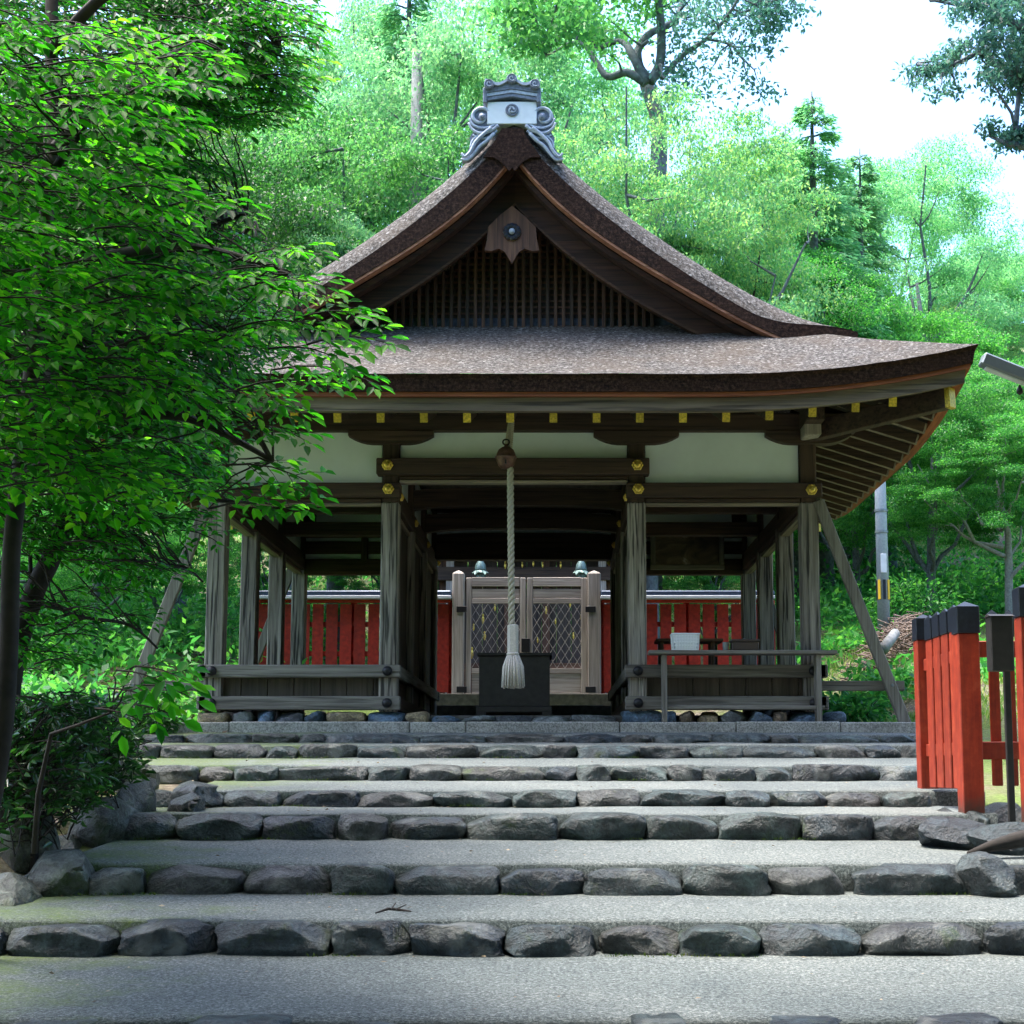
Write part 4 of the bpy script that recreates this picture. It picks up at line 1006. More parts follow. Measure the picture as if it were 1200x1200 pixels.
# ------------------------------------------------------------------ back fence, gate, inner shrine
FB = 24.2; GZ = Zp(815, FB)
mk('terrace_floor', [(-6, 23.6, GZ), (6, 23.6, GZ), (6, 29, GZ), (-6, 29, GZ)], [(0, 1, 2, 3)], M_GRAVEL, None, kind='structure')
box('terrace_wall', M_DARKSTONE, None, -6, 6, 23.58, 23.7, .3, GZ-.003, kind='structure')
def back_fence(x0, x1, label):
    t = thing('red_board_fence', ((x0+x1)/2, FB, GZ), label, 'fence', 'red board fences behind the hall')
    zc = Zp(703, FB); pitch = .235; n = max(1, round((x1-x0)/pitch)); pt = (x1-x0)/n
    for k2 in range(n):
        xa = x0+k2*pt; w = pt*(.82 if k2 % 4 else .78)
        box('board', M_VERM_OLD, t, xa+(pt-w)/2, xa+(pt+w)/2, FB-.012+R.uniform(-.004, .004), FB+.012, GZ+R.uniform(.02, .05), zc-.07, b=.003)
    for zz in (GZ+.28, GZ+.68, GZ+1.16): box('rail', M_VERM_OLD, t, x0, x1, FB+.02, FB+.07, zz-.04, zz+.04)
    box('head_rail', M_VERM_OLD, t, x0, x1, FB-.03, FB+.06, zc-.045, zc+.0)
    box('coping_edge', M_COPING, t, x0-.02, x1+.02, FB-.17, FB+.17, zc+.003, zc+.055); box('coping', M_COPPER, t, x0-.02, x1+.02, FB-.15, FB+.15, zc+.056, zc+.14, b=.02)
    k2 = x0
    while k2 <= x1+.01: box('fence_post', M_VERM_OLD, t, k2-.05, k2+.05, FB+.075, FB+.17, GZ-.05, zc-.0); k2 += max(.2, (x1-x0)/max(1, round((x1-x0)/1.6)))
    return t
back_fence(Xp(300, FB), Xp(528, FB), 'red board fence behind the hall, on the leafy maple side of the wooden gate')
back_fence(Xp(705, FB), Xp(905, FB), 'red board fence behind the hall, on the bench table side of the wooden gate')
gt = thing('lattice_gate', (Xp(617, FB), FB, GZ), 'weathered double gate with diamond lattice between two pointed posts behind the offering box', 'gate')
g = lambda px, py: P(px, py, FB-.1)
for pa, pb, tp in ((529, 544, 671), (689, 704, 671)):
    a, b = g(pa, 814), g(pb, tp); xm = (a.x+b.x)/2; hw = (b.x-a.x)/2
    m = MB().box(a.x, b.x, FB-.1, FB-.1+2*hw, GZ-.05, b.z-.0, .015)
    m.add([(a.x+.01, FB-.09, b.z), (b.x-.01, FB-.09, b.z), (b.x-.01, FB-.11+2*hw, b.z), (a.x+.01, FB-.11+2*hw, b.z), (xm, FB-.1+hw, b.z+.05)], [(0, 1, 4), (1, 2, 4), (2, 3, 4), (3, 0, 4)]).build('gate_post', W_GATE['z'], gt)
for (la, lb) in ((545.5, 616), (617.2, 688)):
    y0 = FB-.04; st = 7.0
    def gb(n_, x0, x1, p0, p1, mt=W_GATE['x'], ya=0., yb=.05):
        a = P(x0, p0, FB-.04); b = P(x1, p1, FB-.04); return box(n_, mt, leaf_, a.x, b.x, y0+ya, y0+yb, a.z, b.z, b=.006)
    a = P(la, 812, FB-.04); leaf_ = thing('gate_leaf', (P(la, 812, FB-.04).x, y0, a.z), None, None); leaf_.parent = gt; leaf_.location = Vector((a.x, y0, a.z))-wloc(gt)
    gb('stile', la, la+st, 814, 677, W_GATE['z']); gb('stile', lb-st, lb, 814, 677, W_GATE['z'])
    gb('top_rail', la+st+.2, lb-st-.2, 687, 676.5); gb('upper_panel', la+st+.2, lb-st-.2, 700.5, 690, ya=.02, yb=.035); gb('middle_rail', la+st+.2, lb-st-.2, 707, 701)
    gb('lower_rail', la+st+.2, lb-st-.2, 789, 783); gb('lower_panel', la+st+.2, lb-st-.2, 811, 789.5, ya=.02, yb=.035); gb('bottom_rail', la+st+.2, lb-st-.2, 814, 811)
    # diamond lattice
    A0 = P(la+st, 783, FB-.04); B0 = P(lb-st, 707, FB-.04); w, h = B0.x-A0.x, B0.z-A0.z; nX = 6; dx = w/nX; sl = 1.62; m = MB()
    for k2 in range(-12, 14):
        for sg, yo in ((1, .006), (-1, .018)):
            xs0 = A0.x+k2*dx if sg > 0 else A0.x+k2*dx
            # line x = xs0 + sg*(z-z0)/sl ; clip
            z_lo, z_hi = 0, h
            lim = sorted(((A0.x-xs0)*sg*sl, (B0.x-xs0)*sg*sl)); z_lo = max(z_lo, lim[0]); z_hi = min(z_hi, lim[1])
            if z_hi-z_lo > .02: m.beam((xs0+sg*z_lo/sl, y0+yo, A0.z+z_lo), (xs0+sg*z_hi/sl, y0+yo, A0.z+z_hi), .008, .013, .001, up=(0, 1, 0))
    m.build('diamond_lattice', W_GATE['z'], leaf_, kind='stuff')
for px_ in (541, 692):
    for py_ in (714, 808): a = g(px_-6, py_+3.5); b = g(px_+6, py_-3.5); box('hinge', M_IRON, gt, a.x, b.x, FB-.125, FB-.102, a.z, b.z, b=.004)
a = g(611, 764); b = g(621, 748); box('lock_plate', M_IRON, gt, a.x, b.x, FB-.075, FB-.045, a.z, b.z, b=.005)
# inner shrine hall beyond the gate
SY = 27.6; ish = thing('inner_shrine', (-.5, SY+1, GZ), 'dark inner shrine with gilded fittings glimpsed behind the lattice gate', 'shrine')
x0, x1 = Xp(512, SY), Xp(722, SY)
for k2 in range(12): box('wall_plank', W_PANEL['z'], ish, lerp(x0, x1, k2/12)+.004, lerp(x0, x1, (k2+1)/12)-.004, SY+.3, SY+.34, GZ, 4.6)
for px_ in (519, 527, 595, 640, 706, 715): xx = Xp(px_, SY); box('pillar', W_GATE['z'] if px_ in (527, 706) else W_BROWN['z'], ish, xx-.07, xx+.07, SY+(.0 if px_ in (527, 706) else .15), SY+.14+(.0 if px_ in (527, 706) else .15), GZ-.02, 4.4)
box('shrine_beam', W_DARK['x'], ish, x0-.2, x1+.2, SY-.03, SY+.16, 3.55, 3.8); box('altar', W_BROWN['x'], ish, x0+.3, x1-.3, SY-.3, SY+.1, GZ, GZ+.75)
def rf(name, p, mt): return MB().plate(p, SY-.6, SY+2.5).build(name, mt, ish)
rf('shrine_roof', [(x0-.7, 4.25), (x1+.7, 4.25), (x1+.3, 4.45), ((x0+x1)/2, 5.3), (x0-.3, 4.45)], M_THATCH_EDGE)
for i, (px_, py_, s) in enumerate(((592, 662, 8), (612, 662, 6), (625, 660, 7), (636, 662, 6), (657, 662, 7), (566, 725, 10), (580, 712, 7), (568, 745, 9), (553, 765, 12), (555, 735, 7), (640, 715, 8), (668, 708, 7), (682, 722, 11), (651, 728, 6), (600, 735, 7), (630, 750, 6), (672, 745, 7))):
    p = P(px_, py_, SY-.05); u_ = s/110
    m = MB().lathe([(.01, u_), (u_*.25, u_*.75), (u_*.16, u_*.45), (u_*.32, u_*.1), (u_*.3, -u_*.5), (u_*.12, -u_*.9), (.01, -u_)], p, 8)
    m.build('gilt_fitting', M_GOLD, ish)
for px_, nm in ((563, 'green bronze lantern hanging behind the gate, on the maple tree side of the rope'), (681, 'green bronze lantern hanging behind the gate, on the bench table side of the rope')):
    LY = 25.4; p = P(px_, 668, LY); l = thing('hanging_lantern', (p.x, LY, p.z-.1), nm, 'lantern', 'bronze lanterns behind the gate')
    u_ = 1/72.
    MB().lathe([(.004, 14*u_), (3*u_, 13*u_), (4*u_, 10*u_), (6*u_, 7*u_), (7*u_, 1*u_), (7*u_, -1*u_)], p, 12).build('lantern_cap', M_BRONZE, l, smooth=True)
    m = MB(); pr = []
    nv = 24; vv = []
    for k2 in range(nv):
        w = 2*math.pi*k2/nv; r1 = (12.5 if k2 % 4 == 0 else (11 if k2 % 2 else 9.5))*u_; zz = (-7.5 if k2 % 4 == 0 else -4)*u_
        vv += [(p.x+7*u_*math.cos(w), LY+7*u_*math.sin(w), p.z-1*u_), (p.x+r1*math.cos(w), LY+r1*math.sin(w), p.z+zz)]
    m.add(vv, [(2*k2, 2*k2+1, (2*k2+3) % (2*nv), (2*k2+2) % (2*nv)) for k2 in range(nv)]).build('lantern_skirt', M_BRONZE, l)
    MB().lathe([(5*u_, -18*u_), (6*u_, -17*u_), (5.5*u_, -6*u_), (5*u_, -5*u_)], p, 8).build('lantern_body', M_BRONZE, l)
    MB().tube([(p.x, LY, p.z+.18), (p.x, LY, 3.9)], .008, 5).build('chain', M_IRON, l)

# ------------------------------------------------------------------ right front: vermilion fence, post box, boulders
near = Vector((Xp(1137, 11.0, 800), 11.0, 0)); zt_near = Zp(742, 11.0); zb_near = Zp(958, 11.0)
vf = thing('vermilion_fence', (near.x, near.y, zb_near), 'bright vermilion picket fence with black caps at the edge of the steps', 'fence')
def capped(name, x, y, w, d, z0, z1, cap_h, tip, mat=M_VERM, par=vf):
    o = box(name, mat, par, x-w/2, x+w/2, y-d/2, y+d/2, z0, z1, b=.006)
    e = .006; m = MB().box(x-w/2-e, x+w/2+e, y-d/2-e, y+d/2+e, z1-.002+.004, z1+cap_h, .004)
    m.add([(x-w/2-e, y-d/2-e, z1+cap_h), (x+w/2+e, y-d/2-e, z1+cap_h), (x+w/2+e, y+d/2+e, z1+cap_h), (x-w/2-e, y+d/2+e, z1+cap_h), (x, y, z1+cap_h+tip)], [(0, 1, 4), (1, 2, 4), (2, 3, 4), (3, 0, 4)])
    m.build('post_cap', M_CAPBLK, o); return o
capped('fence_post', near.x+.0, near.y+.08, .155, .165, zb_near, zt_near, .20, .045)
box('stone_foot', M_ROCK, vf, near.x-.0775+.002, near.x+.0755, near.y, near.y+.16, zb_near-.1, zb_near+.07, b=.01)
# panel running away from the viewer
ztp = Zp(742.5, 11.4); zbp = Zp(924, 11.6)
for k2 in range(4):
    y = 11.33+k2*.245; capped('picket', near.x-.02, y+.0, .03, .185, zbp-.0*k2, ztp+.01, .17, .035)
for zz in (zbp+.30, ztp-.18): box('fence_rail', M_VERM, vf, near.x-.025, near.x+.02, 11.16, 12.29, zz-.05, zz+.05)
capped('fence_post', near.x+.0, 12.36, .14, .14, zb_near+.10, ztp+.03, .18, .04)
box('stone_foot', M_DARKSTONE, vf, near.x-.068, near.x+.068, 12.292, 12.428, zb_near, zb_near+.24)
# panel running to the side, out of the frame
x2 = Xp(1207, 10.6, 800)
capped('fence_post', x2+.0, 10.6, .15, .15, Zp(975, 10.6), Zp(724, 10.6), .21, .04)
for (p0, p1, y) in ((770, 751, 11.2), (890, 869, 11.2)): box('fence_rail', M_VERM, vf, near.x+.08, near.x+2.2, y, y+.05, Zp(p0, y), Zp(p1, y))
for k2, px_ in enumerate((1160.5, 1180, 1199, 1218, 1237, 1256)):
    w = 12 if k2 != 1 else 9; x = Xp(px_, 11.3); capped('picket', x, 11.28, w*11.3/1750, .03, Zp(921, 11.3), Zp(747, 11.3), .17, .04)
capped('fence_post', near.x+2.25, 11.2, .15, .15, zb_near, zt_near, .2, .045)
# black box on thin post
BYY = 10.25; p0 = P(1163, 786, BYY); p1 = P(1187, 722, BYY)
bx_ = thing('post_box', (P(1189, 967, BYY).x, BYY, Zp(968, BYY)), 'narrow black box on a thin black post in front of the vermilion fence', 'box')
box('box_body', M_BLACKWOOD, bx_, p0.x, p1.x, BYY, BYY+.13, p0.z, p1.z, b=.006)
MB().add([(p0.x-.008, BYY-.012, p1.z+.001), (p1.x+.012, BYY-.012, p1.z+.001), (p1.x+.012, BYY+.142, p1.z+.001), (p0.x-.008, BYY+.142, p1.z+.001), (p0.x-.005, BYY+.065, p1.z+.02), (p1.x+.01, BYY+.065, p1.z+.02)], [(0, 1, 5, 4), (1, 2, 5), (2, 3, 4, 5), (3, 0, 4), (3, 2, 1, 0)]).build('box_roof', M_BLACKWOOD, bx_)
px0 = P(1185, 900, BYY+.05).x; box('thin_post', M_BLACKWOOD, bx_, px0, px0+.045, BYY+.132, BYY+.17, Zp(972, BYY+.1)-.05, p1.z-.05, b=.004)
# boulders right
for i, (px_, py0, py1, w, Y, lab) in enumerate((
    (1128, 990, 962, 95, 10.25, 'broad pale flat-topped boulder at the foot of the vermilion fence'),
    (1185, 1002, 968, 90, 10.0, 'dark cracked boulder cut by the frame edge beside the steps'),
    (1160, 1042, 1004, 70, 9.35, 'dark rounded boulder ending the step edge under the fallen branch'),
    (1148, 968, 952, 44, 10.9, 'small grey stone against the fence post foot'),
    (1178, 962, 944, 60, 11.4, 'flat grey stone behind the thin black post'),
    (1108, 968, 950, 40, 11.2, 'small brown stone just before the fence pickets'))):
    p = P(px_, py0, Y); rock('boulder', (p.x, p.y+.15, p.z-.08), (w*Y/1750, .45, (py0-py1)*Y/1750+.1), M_ROCK, None, sub=5, box_=.5, amp=.10, cuts=11, label=lab, cat='boulder', loc=(p.x, p.y+.15, p.z-.08))
MB().tube([P(1135, 1001, 9.7), P(1160, 992, 9.75), P(1185, 986, 9.8), P(1215, 979, 9.9)], [.02, .035, .05, .06], 8).build('fallen_branch', M_BARK, None, smooth=True, label='weathered fallen branch lying over the boulders by the fence', cat='branch')
MB().tube([P(440, 1070, 8.25), P(455, 1065, 8.3), P(467, 1066, 8.35), P(482, 1068, 8.3)], [.004, .008, .008, .004], 6).tube([P(458, 1066, 8.3), P(464, 1058, 8.4)], [.005, .003], 5).tube([P(463, 1066, 8.32), P(476, 1060, 8.45)], [.005, .003], 5).build('twig', M_BARK, None, label='small dry twig lying on the second lowest tread', cat='twig')

# utility pole, lamp, log, brush
UY = 25.0; ux = Xp(1035, UY, 700); uz = gz(ux, UY); up_ = thing('utility_pole', (ux, UY, uz), 'grey concrete utility pole with yellow and black stripes near its base', 'utility pole')
MB().tube([(ux, UY, uz-.3), (ux, UY, Zp(400, UY))], [.11, .085], 14).build('pole_shaft', M_CONCRETE, up_, smooth=True)
for k2 in range(8):
    w = math.pi*2*k2/8; r_ = .112; x, y = ux+r_*math.cos(w), UY+r_*math.sin(w)
    MB().beam((x, y, Zp(703, UY)), (x, y, Zp(680, UY)), .05, .012, .002, up=(math.cos(w), math.sin(w), 0)).build('stripe', M_YPAINT if k2 % 2 else M_CAPBLK, up_)
box('number_plate', M_COPING, up_, ux-.05, ux+.05, UY-.115, UY-.1, Zp(672, UY), Zp(650, UY))
for py_ in (600, 625): MB().lathe([(.115, 0), (.115, .04)], (ux, UY, Zp(py_, UY)), 14).build('band', M_STEEL, up_)
LYY = 12.0
a = P(1150, 421, LYY); b = P(1245, 459, LYY)
lp = thing('street_lamp', tuple(P(1240, 960, LYY)), 'long grey metal street lamp arm reaching in beside the roof corner', 'street lamp')
MB().beam(a, b, .12, .11, .015).build('lamp_housing', M_STEEL, lp); d = (b-a).normalized()
MB().beam(a+d*.03-Vector((0, 0, .06)), b-Vector((0, 0, .06)), .085, .02, .004).build('lamp_lens', M_COPING, lp)
pb = P(1195, 458, LYY); MB().lathe([(.004, -.035), (.025, -.02), (.03, 0), (.02, .02), (.006, .05)], pb, 10).build('sensor', M_IRON, lp, smooth=True)
MB().tube([(b.x-.02, LYY, b.z), (b.x+.03, LYY, b.z-.05), (b.x+.04, LYY, gz(b.x, LYY)-.1)], [.04, .045, .055], 10).build('lamp_post', M_STEEL, lp, smooth=True)
lg0 = P(1034, 762, 22); lg1 = P(1049, 742, 22.6)
MB().tube([lg0, lg0.lerp(lg1, .5)+Vector((.01, 0, .01)), lg1], [.085, .08, .075], 10).build('cut_log', M_BARK_PALE, None, smooth=True, label='pale cut log leaning on the heap of cut branches', cat='log')
mb = MB()
for k2 in range(1500):
    px_ = R.gauss(1066, 34); Y = R.uniform(22.6, 25); x = Xp(px_, Y, 740); top_ = .55*math.exp(-((px_-1070)/50)**2); z = gz(x, Y)+R.uniform(0, 1)*top_
    an = R.uniform(0, 6.28); L_ = R.uniform(.04, .22); d = Vector((math.cos(an), math.sin(an)*.5, R.uniform(-.6, .4)))*L_
    mb.tube([Vector((x, Y, z))-d, Vector((x, Y, z+R.uniform(-.04, .04))), Vector((x, Y, z))+d], [R.uniform(.005, .014)]*3, 4)
mb.build('brush_debris', simple('dead_branches', (.20, .15, .12), .9, bscale=20, bstr=.5, var=.5), None, label='heap of cut dry branches behind the vermilion fence', cat='debris', kind='stuff')

# left boulders and bank
for (px_, py0, py1, w, Y, mt, lab) in (
    (146, 962, 915, 46, 11.0, M_ROCK_MOSS, 'upright moss-capped green boulder beside the end of the steps'),
    (60, 1060, 985, 70, 10.4, M_ROCK_MOSS, 'grey lichened boulder in the bank under the dark shrub'),
    (112, 1000, 938, 76, 10.7, M_ROCK_MOSS, 'mossy rough boulder directly below the moss-capped stone'),
    (18, 1052, 955, 70, 9.9, M_ROCK_MOSS, 'dark boulder at the frame edge of the bank'),
    (0, 1085, 1030, 60, 9.0, M_ROCK_MOSS, 'low mossy boulder at the frame edge beside the second tread'),
    (212, 950, 932, 46, 11.2, M_ROCK, 'flat pale slab stone lying at the end of the fourth step'),
    (222, 934, 918, 50, 11.6, M_ROCK, 'layered grey slab stone above the flat pale slab'),
    (150, 918, 896, 50, 12.0, M_ROCK_MOSS, 'dark angular boulder above the moss-capped stone'),
    (78, 905, 866, 70, 12.6, M_ROCK_MOSS, 'shaded boulder in the bank behind the dark shrub leaves'),
    (40, 960, 900, 100, 11.6, M_ROCK_MOSS, 'half-buried boulder in the bank under the leaning stem'),
    (60, 1050, 1003, 96, 9.42, M_ROCK_MOSS, 'flat-topped mossy stone ending the third step')):
    p = P(px_, py0, Y); rock('boulder', (p.x, p.y+.2, p.z-.1), (w*Y/1750*1.1, .6, (py0-py1)*Y/1750+.12), mt, None, sub=5, box_=.5, amp=.12, cuts=11, label=lab, cat='boulder', loc=(p.x, p.y+.2, p.z-.1))
# moss and tiny weeds packed into the joints of the step stones
cs, ds = [], []
for rw in ROWS[:7]:
    for _ in range(900):
        x = R.uniform(rw[4], rw[5]); w_ = noise.noise(Vector((x*2.1, rw[1], 4)))
        if w_ < .12+.12*sstep(-2.5, 0, x): continue
        top = False; y = rw[1]+(.30+abs(R.gauss(0, .25)) if top else R.uniform(-.06, .02)); z = (row_z_top(rw, y) if top else rw[2]+.004)
        cs.append((x, y, z)); ds.append((R.uniform(-1, 1), R.uniform(-1, .3), 1.4))
cs = np.array(cs); ds = np.array(ds); v, f = leaf_arrays(cs, ds, rand_unit(len(cs), .3), RN.uniform(.006, .026, len(cs)), RN.uniform(.005, .012, len(cs)))
me = quad_mesh('moss', v, f); me.materials.append(m_leaf('moss_weeds', [(.03, .07, .012), (.06, .12, .02), (.12, .16, .03)], (1.2, 1.2, 1), .2)); o = bpy.data.objects.new('moss', me); C.objects.link(o); o['kind'] = 'stuff'; o['label'] = 'moss and tiny weeds in the joints of the step stones'
# fallen leaves on the treads
cs, ds = [], []
for k2 in range(420):
    rw = ROWS[R.randrange(0, 8)]; i = ROWS.index(rw); y1 = ROWS[i+1][1] if i < 7 else KERB_Y
    y = R.uniform(rw[1]+.3, y1-.02); x = R.gauss(-1.6, 1.6) if R.random() < .7 else R.uniform(-3.2, 3); cs.append((x, y, row_z_top(rw, y)+.012)); a = R.uniform(0, 6.28); ds.append((math.cos(a), math.sin(a), .05))
cs = np.array(cs); ds = np.array(ds); v, f = leaf_arrays(cs, ds, rand_unit(len(cs), 4), RN.uniform(.015, .04, len(cs)), RN.uniform(.01, .022, len(cs)))
me = quad_mesh('fallen_leaves', v, f); me.materials.append(L_BRN); o = bpy.data.objects.new('fallen_leaves', me); C.objects.link(o); o['kind'] = 'stuff'; o['label'] = 'scattered dry leaves on the gravel treads'

# ------------------------------------------------------------------ forest behind
R.seed(5)
T = tree
# right side
SPEC = [ # kind, px, top, Y, material, bark, wide, label
 ('maple', 1000, 470, 30, L_VIVID, None, 1.0, 'low bushy green tree just behind the roof corner and utility pole'),
 ('broad2', 1085, 400, 28, L_VIVID, None, .9, 'vivid green maple standing over the heap of cut branches'),
 ('maple', 1175, 455, 27, L_VIVID, M_BARK_PALE, .95, 'fresh green maple with a thin pale trunk above the vermilion fence'),
 ('broad2', 1240, 380, 30, L_MID, None, 1.0, 'broad green tree cut by the frame edge above the street lamp'),
 ('maple', 1040, 345, 36, L_VIVID, None, 1.0, 'rounded fresh green tree behind the roof corner'),
 ('broad', 1135, 330, 40, L_YEL, None, .8, 'yellow-green tree rising behind the street lamp'),
 ('maple', 1200, 270, 42, L_MINT, None, .9, 'pale green tree above the street lamp at the frame edge'),
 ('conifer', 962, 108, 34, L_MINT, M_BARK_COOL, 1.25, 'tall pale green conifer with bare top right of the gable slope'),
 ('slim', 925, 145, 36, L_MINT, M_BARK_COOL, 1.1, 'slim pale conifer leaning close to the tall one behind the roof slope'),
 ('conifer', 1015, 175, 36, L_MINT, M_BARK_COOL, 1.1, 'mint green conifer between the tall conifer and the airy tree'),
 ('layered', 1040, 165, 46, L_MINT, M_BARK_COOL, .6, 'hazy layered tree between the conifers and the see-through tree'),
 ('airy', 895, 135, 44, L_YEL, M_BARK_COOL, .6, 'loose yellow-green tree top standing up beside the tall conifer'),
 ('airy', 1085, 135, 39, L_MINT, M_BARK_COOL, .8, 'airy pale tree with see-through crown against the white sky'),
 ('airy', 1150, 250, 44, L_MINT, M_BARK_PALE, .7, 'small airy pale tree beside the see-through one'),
 ('layered', 850, 150, 38, L_YEL, None, .72, 'yellow-tipped maple whose crown meets the roof slope'),
 ('layered', 762, 78, 28, L_YEL, None, .66, 'yellow-green maple behind the ridge ornament scroll'),
 ('layered', 700, 140, 32, L_MID, None, .55, 'mid green tree directly behind the gable slope beside the ornament'),
 ('broad', 930, 260, 34, L_VIVID, None, .8, 'green tree filling in low behind the roof slope'),
 ('broad2', 830, 215, 32, L_MID, M_BARK, .6, 'dark-limbed tree peeping over the thatched slope'),
 # left side behind the hall
 ('slim', 470, -90, 36, L_MINT, M_BARK_COOL, .9, 'tall conifer with thick dark trunk beside the dead pale trunk'),
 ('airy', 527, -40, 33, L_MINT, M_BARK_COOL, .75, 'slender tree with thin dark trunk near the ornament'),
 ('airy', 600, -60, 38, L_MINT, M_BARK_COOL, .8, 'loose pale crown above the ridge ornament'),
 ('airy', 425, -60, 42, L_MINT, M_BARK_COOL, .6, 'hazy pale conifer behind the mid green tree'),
 ('layered', 395, 80, 31, L_MID, None, .75, 'mid green broad tree whose crown hangs over the thatch slope'),
 ('maple', 350, 200, 28, L_MINT, None, .55, 'light feathery young tree low behind the thatch slope'),
 ('broad', 300, 60, 33, L_VIVID, None, .7, 'green tree half hidden by the dark maple leaves'),
 ('broad', 470, 215, 30, L_MID, M_BARK_COOL, .5, 'small round tree at the foot of the dead pale trunk'),
 # left forest
 ('broad2', 215, 120, 27, L_DEEP, None, .8, 'deep green tree filling the gap beside the hall roof'),
 ('broad', 120, 60, 30, L_DEEP, None, .9, 'dark tree standing in the shaded wood beside the hall'),
 ('maple', 40, 100, 27, L_DEEP, None, .8, 'dark spreading tree near the frame edge in the wood'),
 ('maple', 120, 520, 22.5, L_VIVID, None, .9, 'low sunlit green sapling thicket between the dark stems'),
 ('broad2', 200, 560, 24, L_VIVID, None, .9, 'bright low tree seen between the hall posts and the dark stems'),
 ('maple', 330, 540, 29, L_VIVID, None, .7, 'low bright tree seen through the open bay posts'),
 ('broad2', 20, 580, 20, L_VIVID, None, .8, 'low bright bush tree right at the frame edge'),
 ('maple', 460, 560, 31, L_VIVID, None, .6, 'small bright tree visible above the red fence in the maple-side bay'),
 ('maple', 640, 560, 33, L_MID, None, .6, 'small tree hidden behind the inner shrine roof'),
 ('maple', 830, 560, 30, L_VIVID, None, .6, 'small bright tree visible above the red fence in the bench-side bay')]
for (kd, px_, tp, Y, lm, bk_, wd, lab) in SPEC: T(kd, px_, tp, Y, lm, lab, bark=bk_, wide=wd, group='trees of the wood behind the hall')
# dead pale trunk
dx = Xp(487, 31, 130); dt = thing('dead_tree', (dx, 31, gz(dx, 31)), 'dead pale grey trunk without branches rising behind the thatch slope', 'tree')
MB().tube([(dx-.1, 31, gz(dx, 31)-.4), (dx, 31, 6), (dx+.03, 31, 11), (P(489, 62, 31).x, 31, Zp(60, 31))], [.24, .20, .17, .11], 12).build('trunk', M_BARK_PALE, dt, smooth=True)
for (h0, dxx, dzz) in ((9.5, .9, .4), (11, 1.2, .3), (12.2, -.7, .5)): MB().tube([(dx, 31, h0), (dx+dxx*.5, 31, h0+dzz*.7), (dx+dxx, 31.2, h0+dzz)], [.03, .02, .008], 5).build('dead_limb', M_BARK_PALE, dt)
# great tree whose limbs spread over the hall
GYY = 30.0
gp = lambda a, b, dy=0: P(a, b, GYY+dy)
gx_ = Xp(760, GYY, 300); gt_ = thing('great_tree', (gx_, GYY, gz(gx_, GYY)), 'great old tree with dark forking limbs spread against the sky above the roof', 'tree')
limbs_ = [([(760, 700), (762, 400), (768, 250), (772, 150), (757, 98)], [.42, .36, .3, .26, .22]),
 ([(757, 98), (735, 85), (712, 90), (697, 70), (684, 52), (668, 50)], [.15, .13, .11, .09, .07, .05]),
 ([(757, 98), (742, 66), (728, 48), (700, 56), (690, 40), (670, 20)], [.16, .14, .10, .07, .05, .03]),
 ([(757, 98), (746, 70), (758, 42), (790, 25), (800, 0), (815, -40)], [.16, .13, .12, .10, .08, .05]),
 ([(762, 96), (773, 75), (775, 40), (772, 0), (770, -50)], [.17, .15, .14, .12, .08]),
 ([(764, 92), (752, 78), (750, 58), (760, 48)], [.08, .08, .07, .06]),
 ([(775, 92), (800, 65), (830, 44), (853, 18), (870, -10)], [.09, .08, .07, .05, .03]),
 ([(830, 46), (855, 52), (868, 66)], [.05, .04, .02]), ([(853, 20), (890, 8), (925, -5)], [.05, .03, .015]), ([(668, 50), (640, 66)], [.05, .02])]
tips = []
for pts, rd in limbs_:
    dyo = R.uniform(-1, 1); q3 = [gp(a, b, dyo*max(0, i-1)*.5) for i, (a, b) in enumerate(pts)]; sm = []
    for i in range(len(q3)-1):
        for k2 in range(4):
            t = k2/4; p0, p1, p2, p3 = q3[max(0, i-1)], q3[i], q3[i+1], q3[min(len(q3)-1, i+2)]
            sm.append((.5*((2*p1)+(-p0+p2)*t+(2*p0-5*p1+4*p2-p3)*t*t+(-p0+3*p1-3*p2+p3)*t**3), lerp(rd[i], rd[i+1], t)*.68))
    sm.append((q3[-1], rd[-1]*.68)); MB().tube([s[0] for s in sm], [s[1] for s in sm], 9).build('limb', M_BARK_COOL, gt_, smooth=True)
    tips += [s[0] for s in sm[4:]]
def clump_crown(name, spots, mat, par, leaf, per, flat=.5, seed=3, twig=True, near_pts=None, bark=M_BARK):
    rng = np.random.default_rng(seed); cs = []
    mbt = MB()
    for (p, r, kf) in spots:
        m = int(per*kf); q_ = rng.normal(size=(m, 3)); q_ /= np.linalg.norm(q_, axis=1, keepdims=True); q_ *= (rng.uniform(0, 1, (m, 1))**.5)*r; q_[:, 2] *= flat
        cs.append(q_+np.array(tuple(p)))
        if near_pts: j = min(near_pts, key=lambda t: (t-Vector(p)).length); mbt.tube(curve(j, p, .05, 4, .05), [.03, .022, .016, .01, .005], 4, False)
    cen = np.vstack(cs); N = len(cen); dr = rng.normal(size=(N, 3)); dr[:, 2] -= .4; nr = rand_unit(N, 1.3, rng)
    v, f = leaf_arrays(cen, dr, nr, leaf*rng.uniform(.7, 1.4, N), leaf*.55*rng.uniform(.7, 1.3, N))
    me = quad_mesh(name, v, f); me.materials.append(mat); o = bpy.data.objects.new(name, me); C.objects.link(o)
    if par: o.parent = par; o.location = -wloc(par)
    if near_pts: mbt.build('twigs', bark, par, kind='stuff')
    return o
sp = []
for k2 in range(46): sp.append((P(R.uniform(780, 905), R.uniform(-60, 118)-0, GYY+R.uniform(-1.5, 1.5)), R.uniform(.4, .85), R.uniform(.4, 1)))
for k2 in range(16): sp.append((P(R.uniform(890, 950), R.uniform(-60, 25), GYY+R.uniform(-1, 1)), R.uniform(.3, .6), R.uniform(.4, 1)))
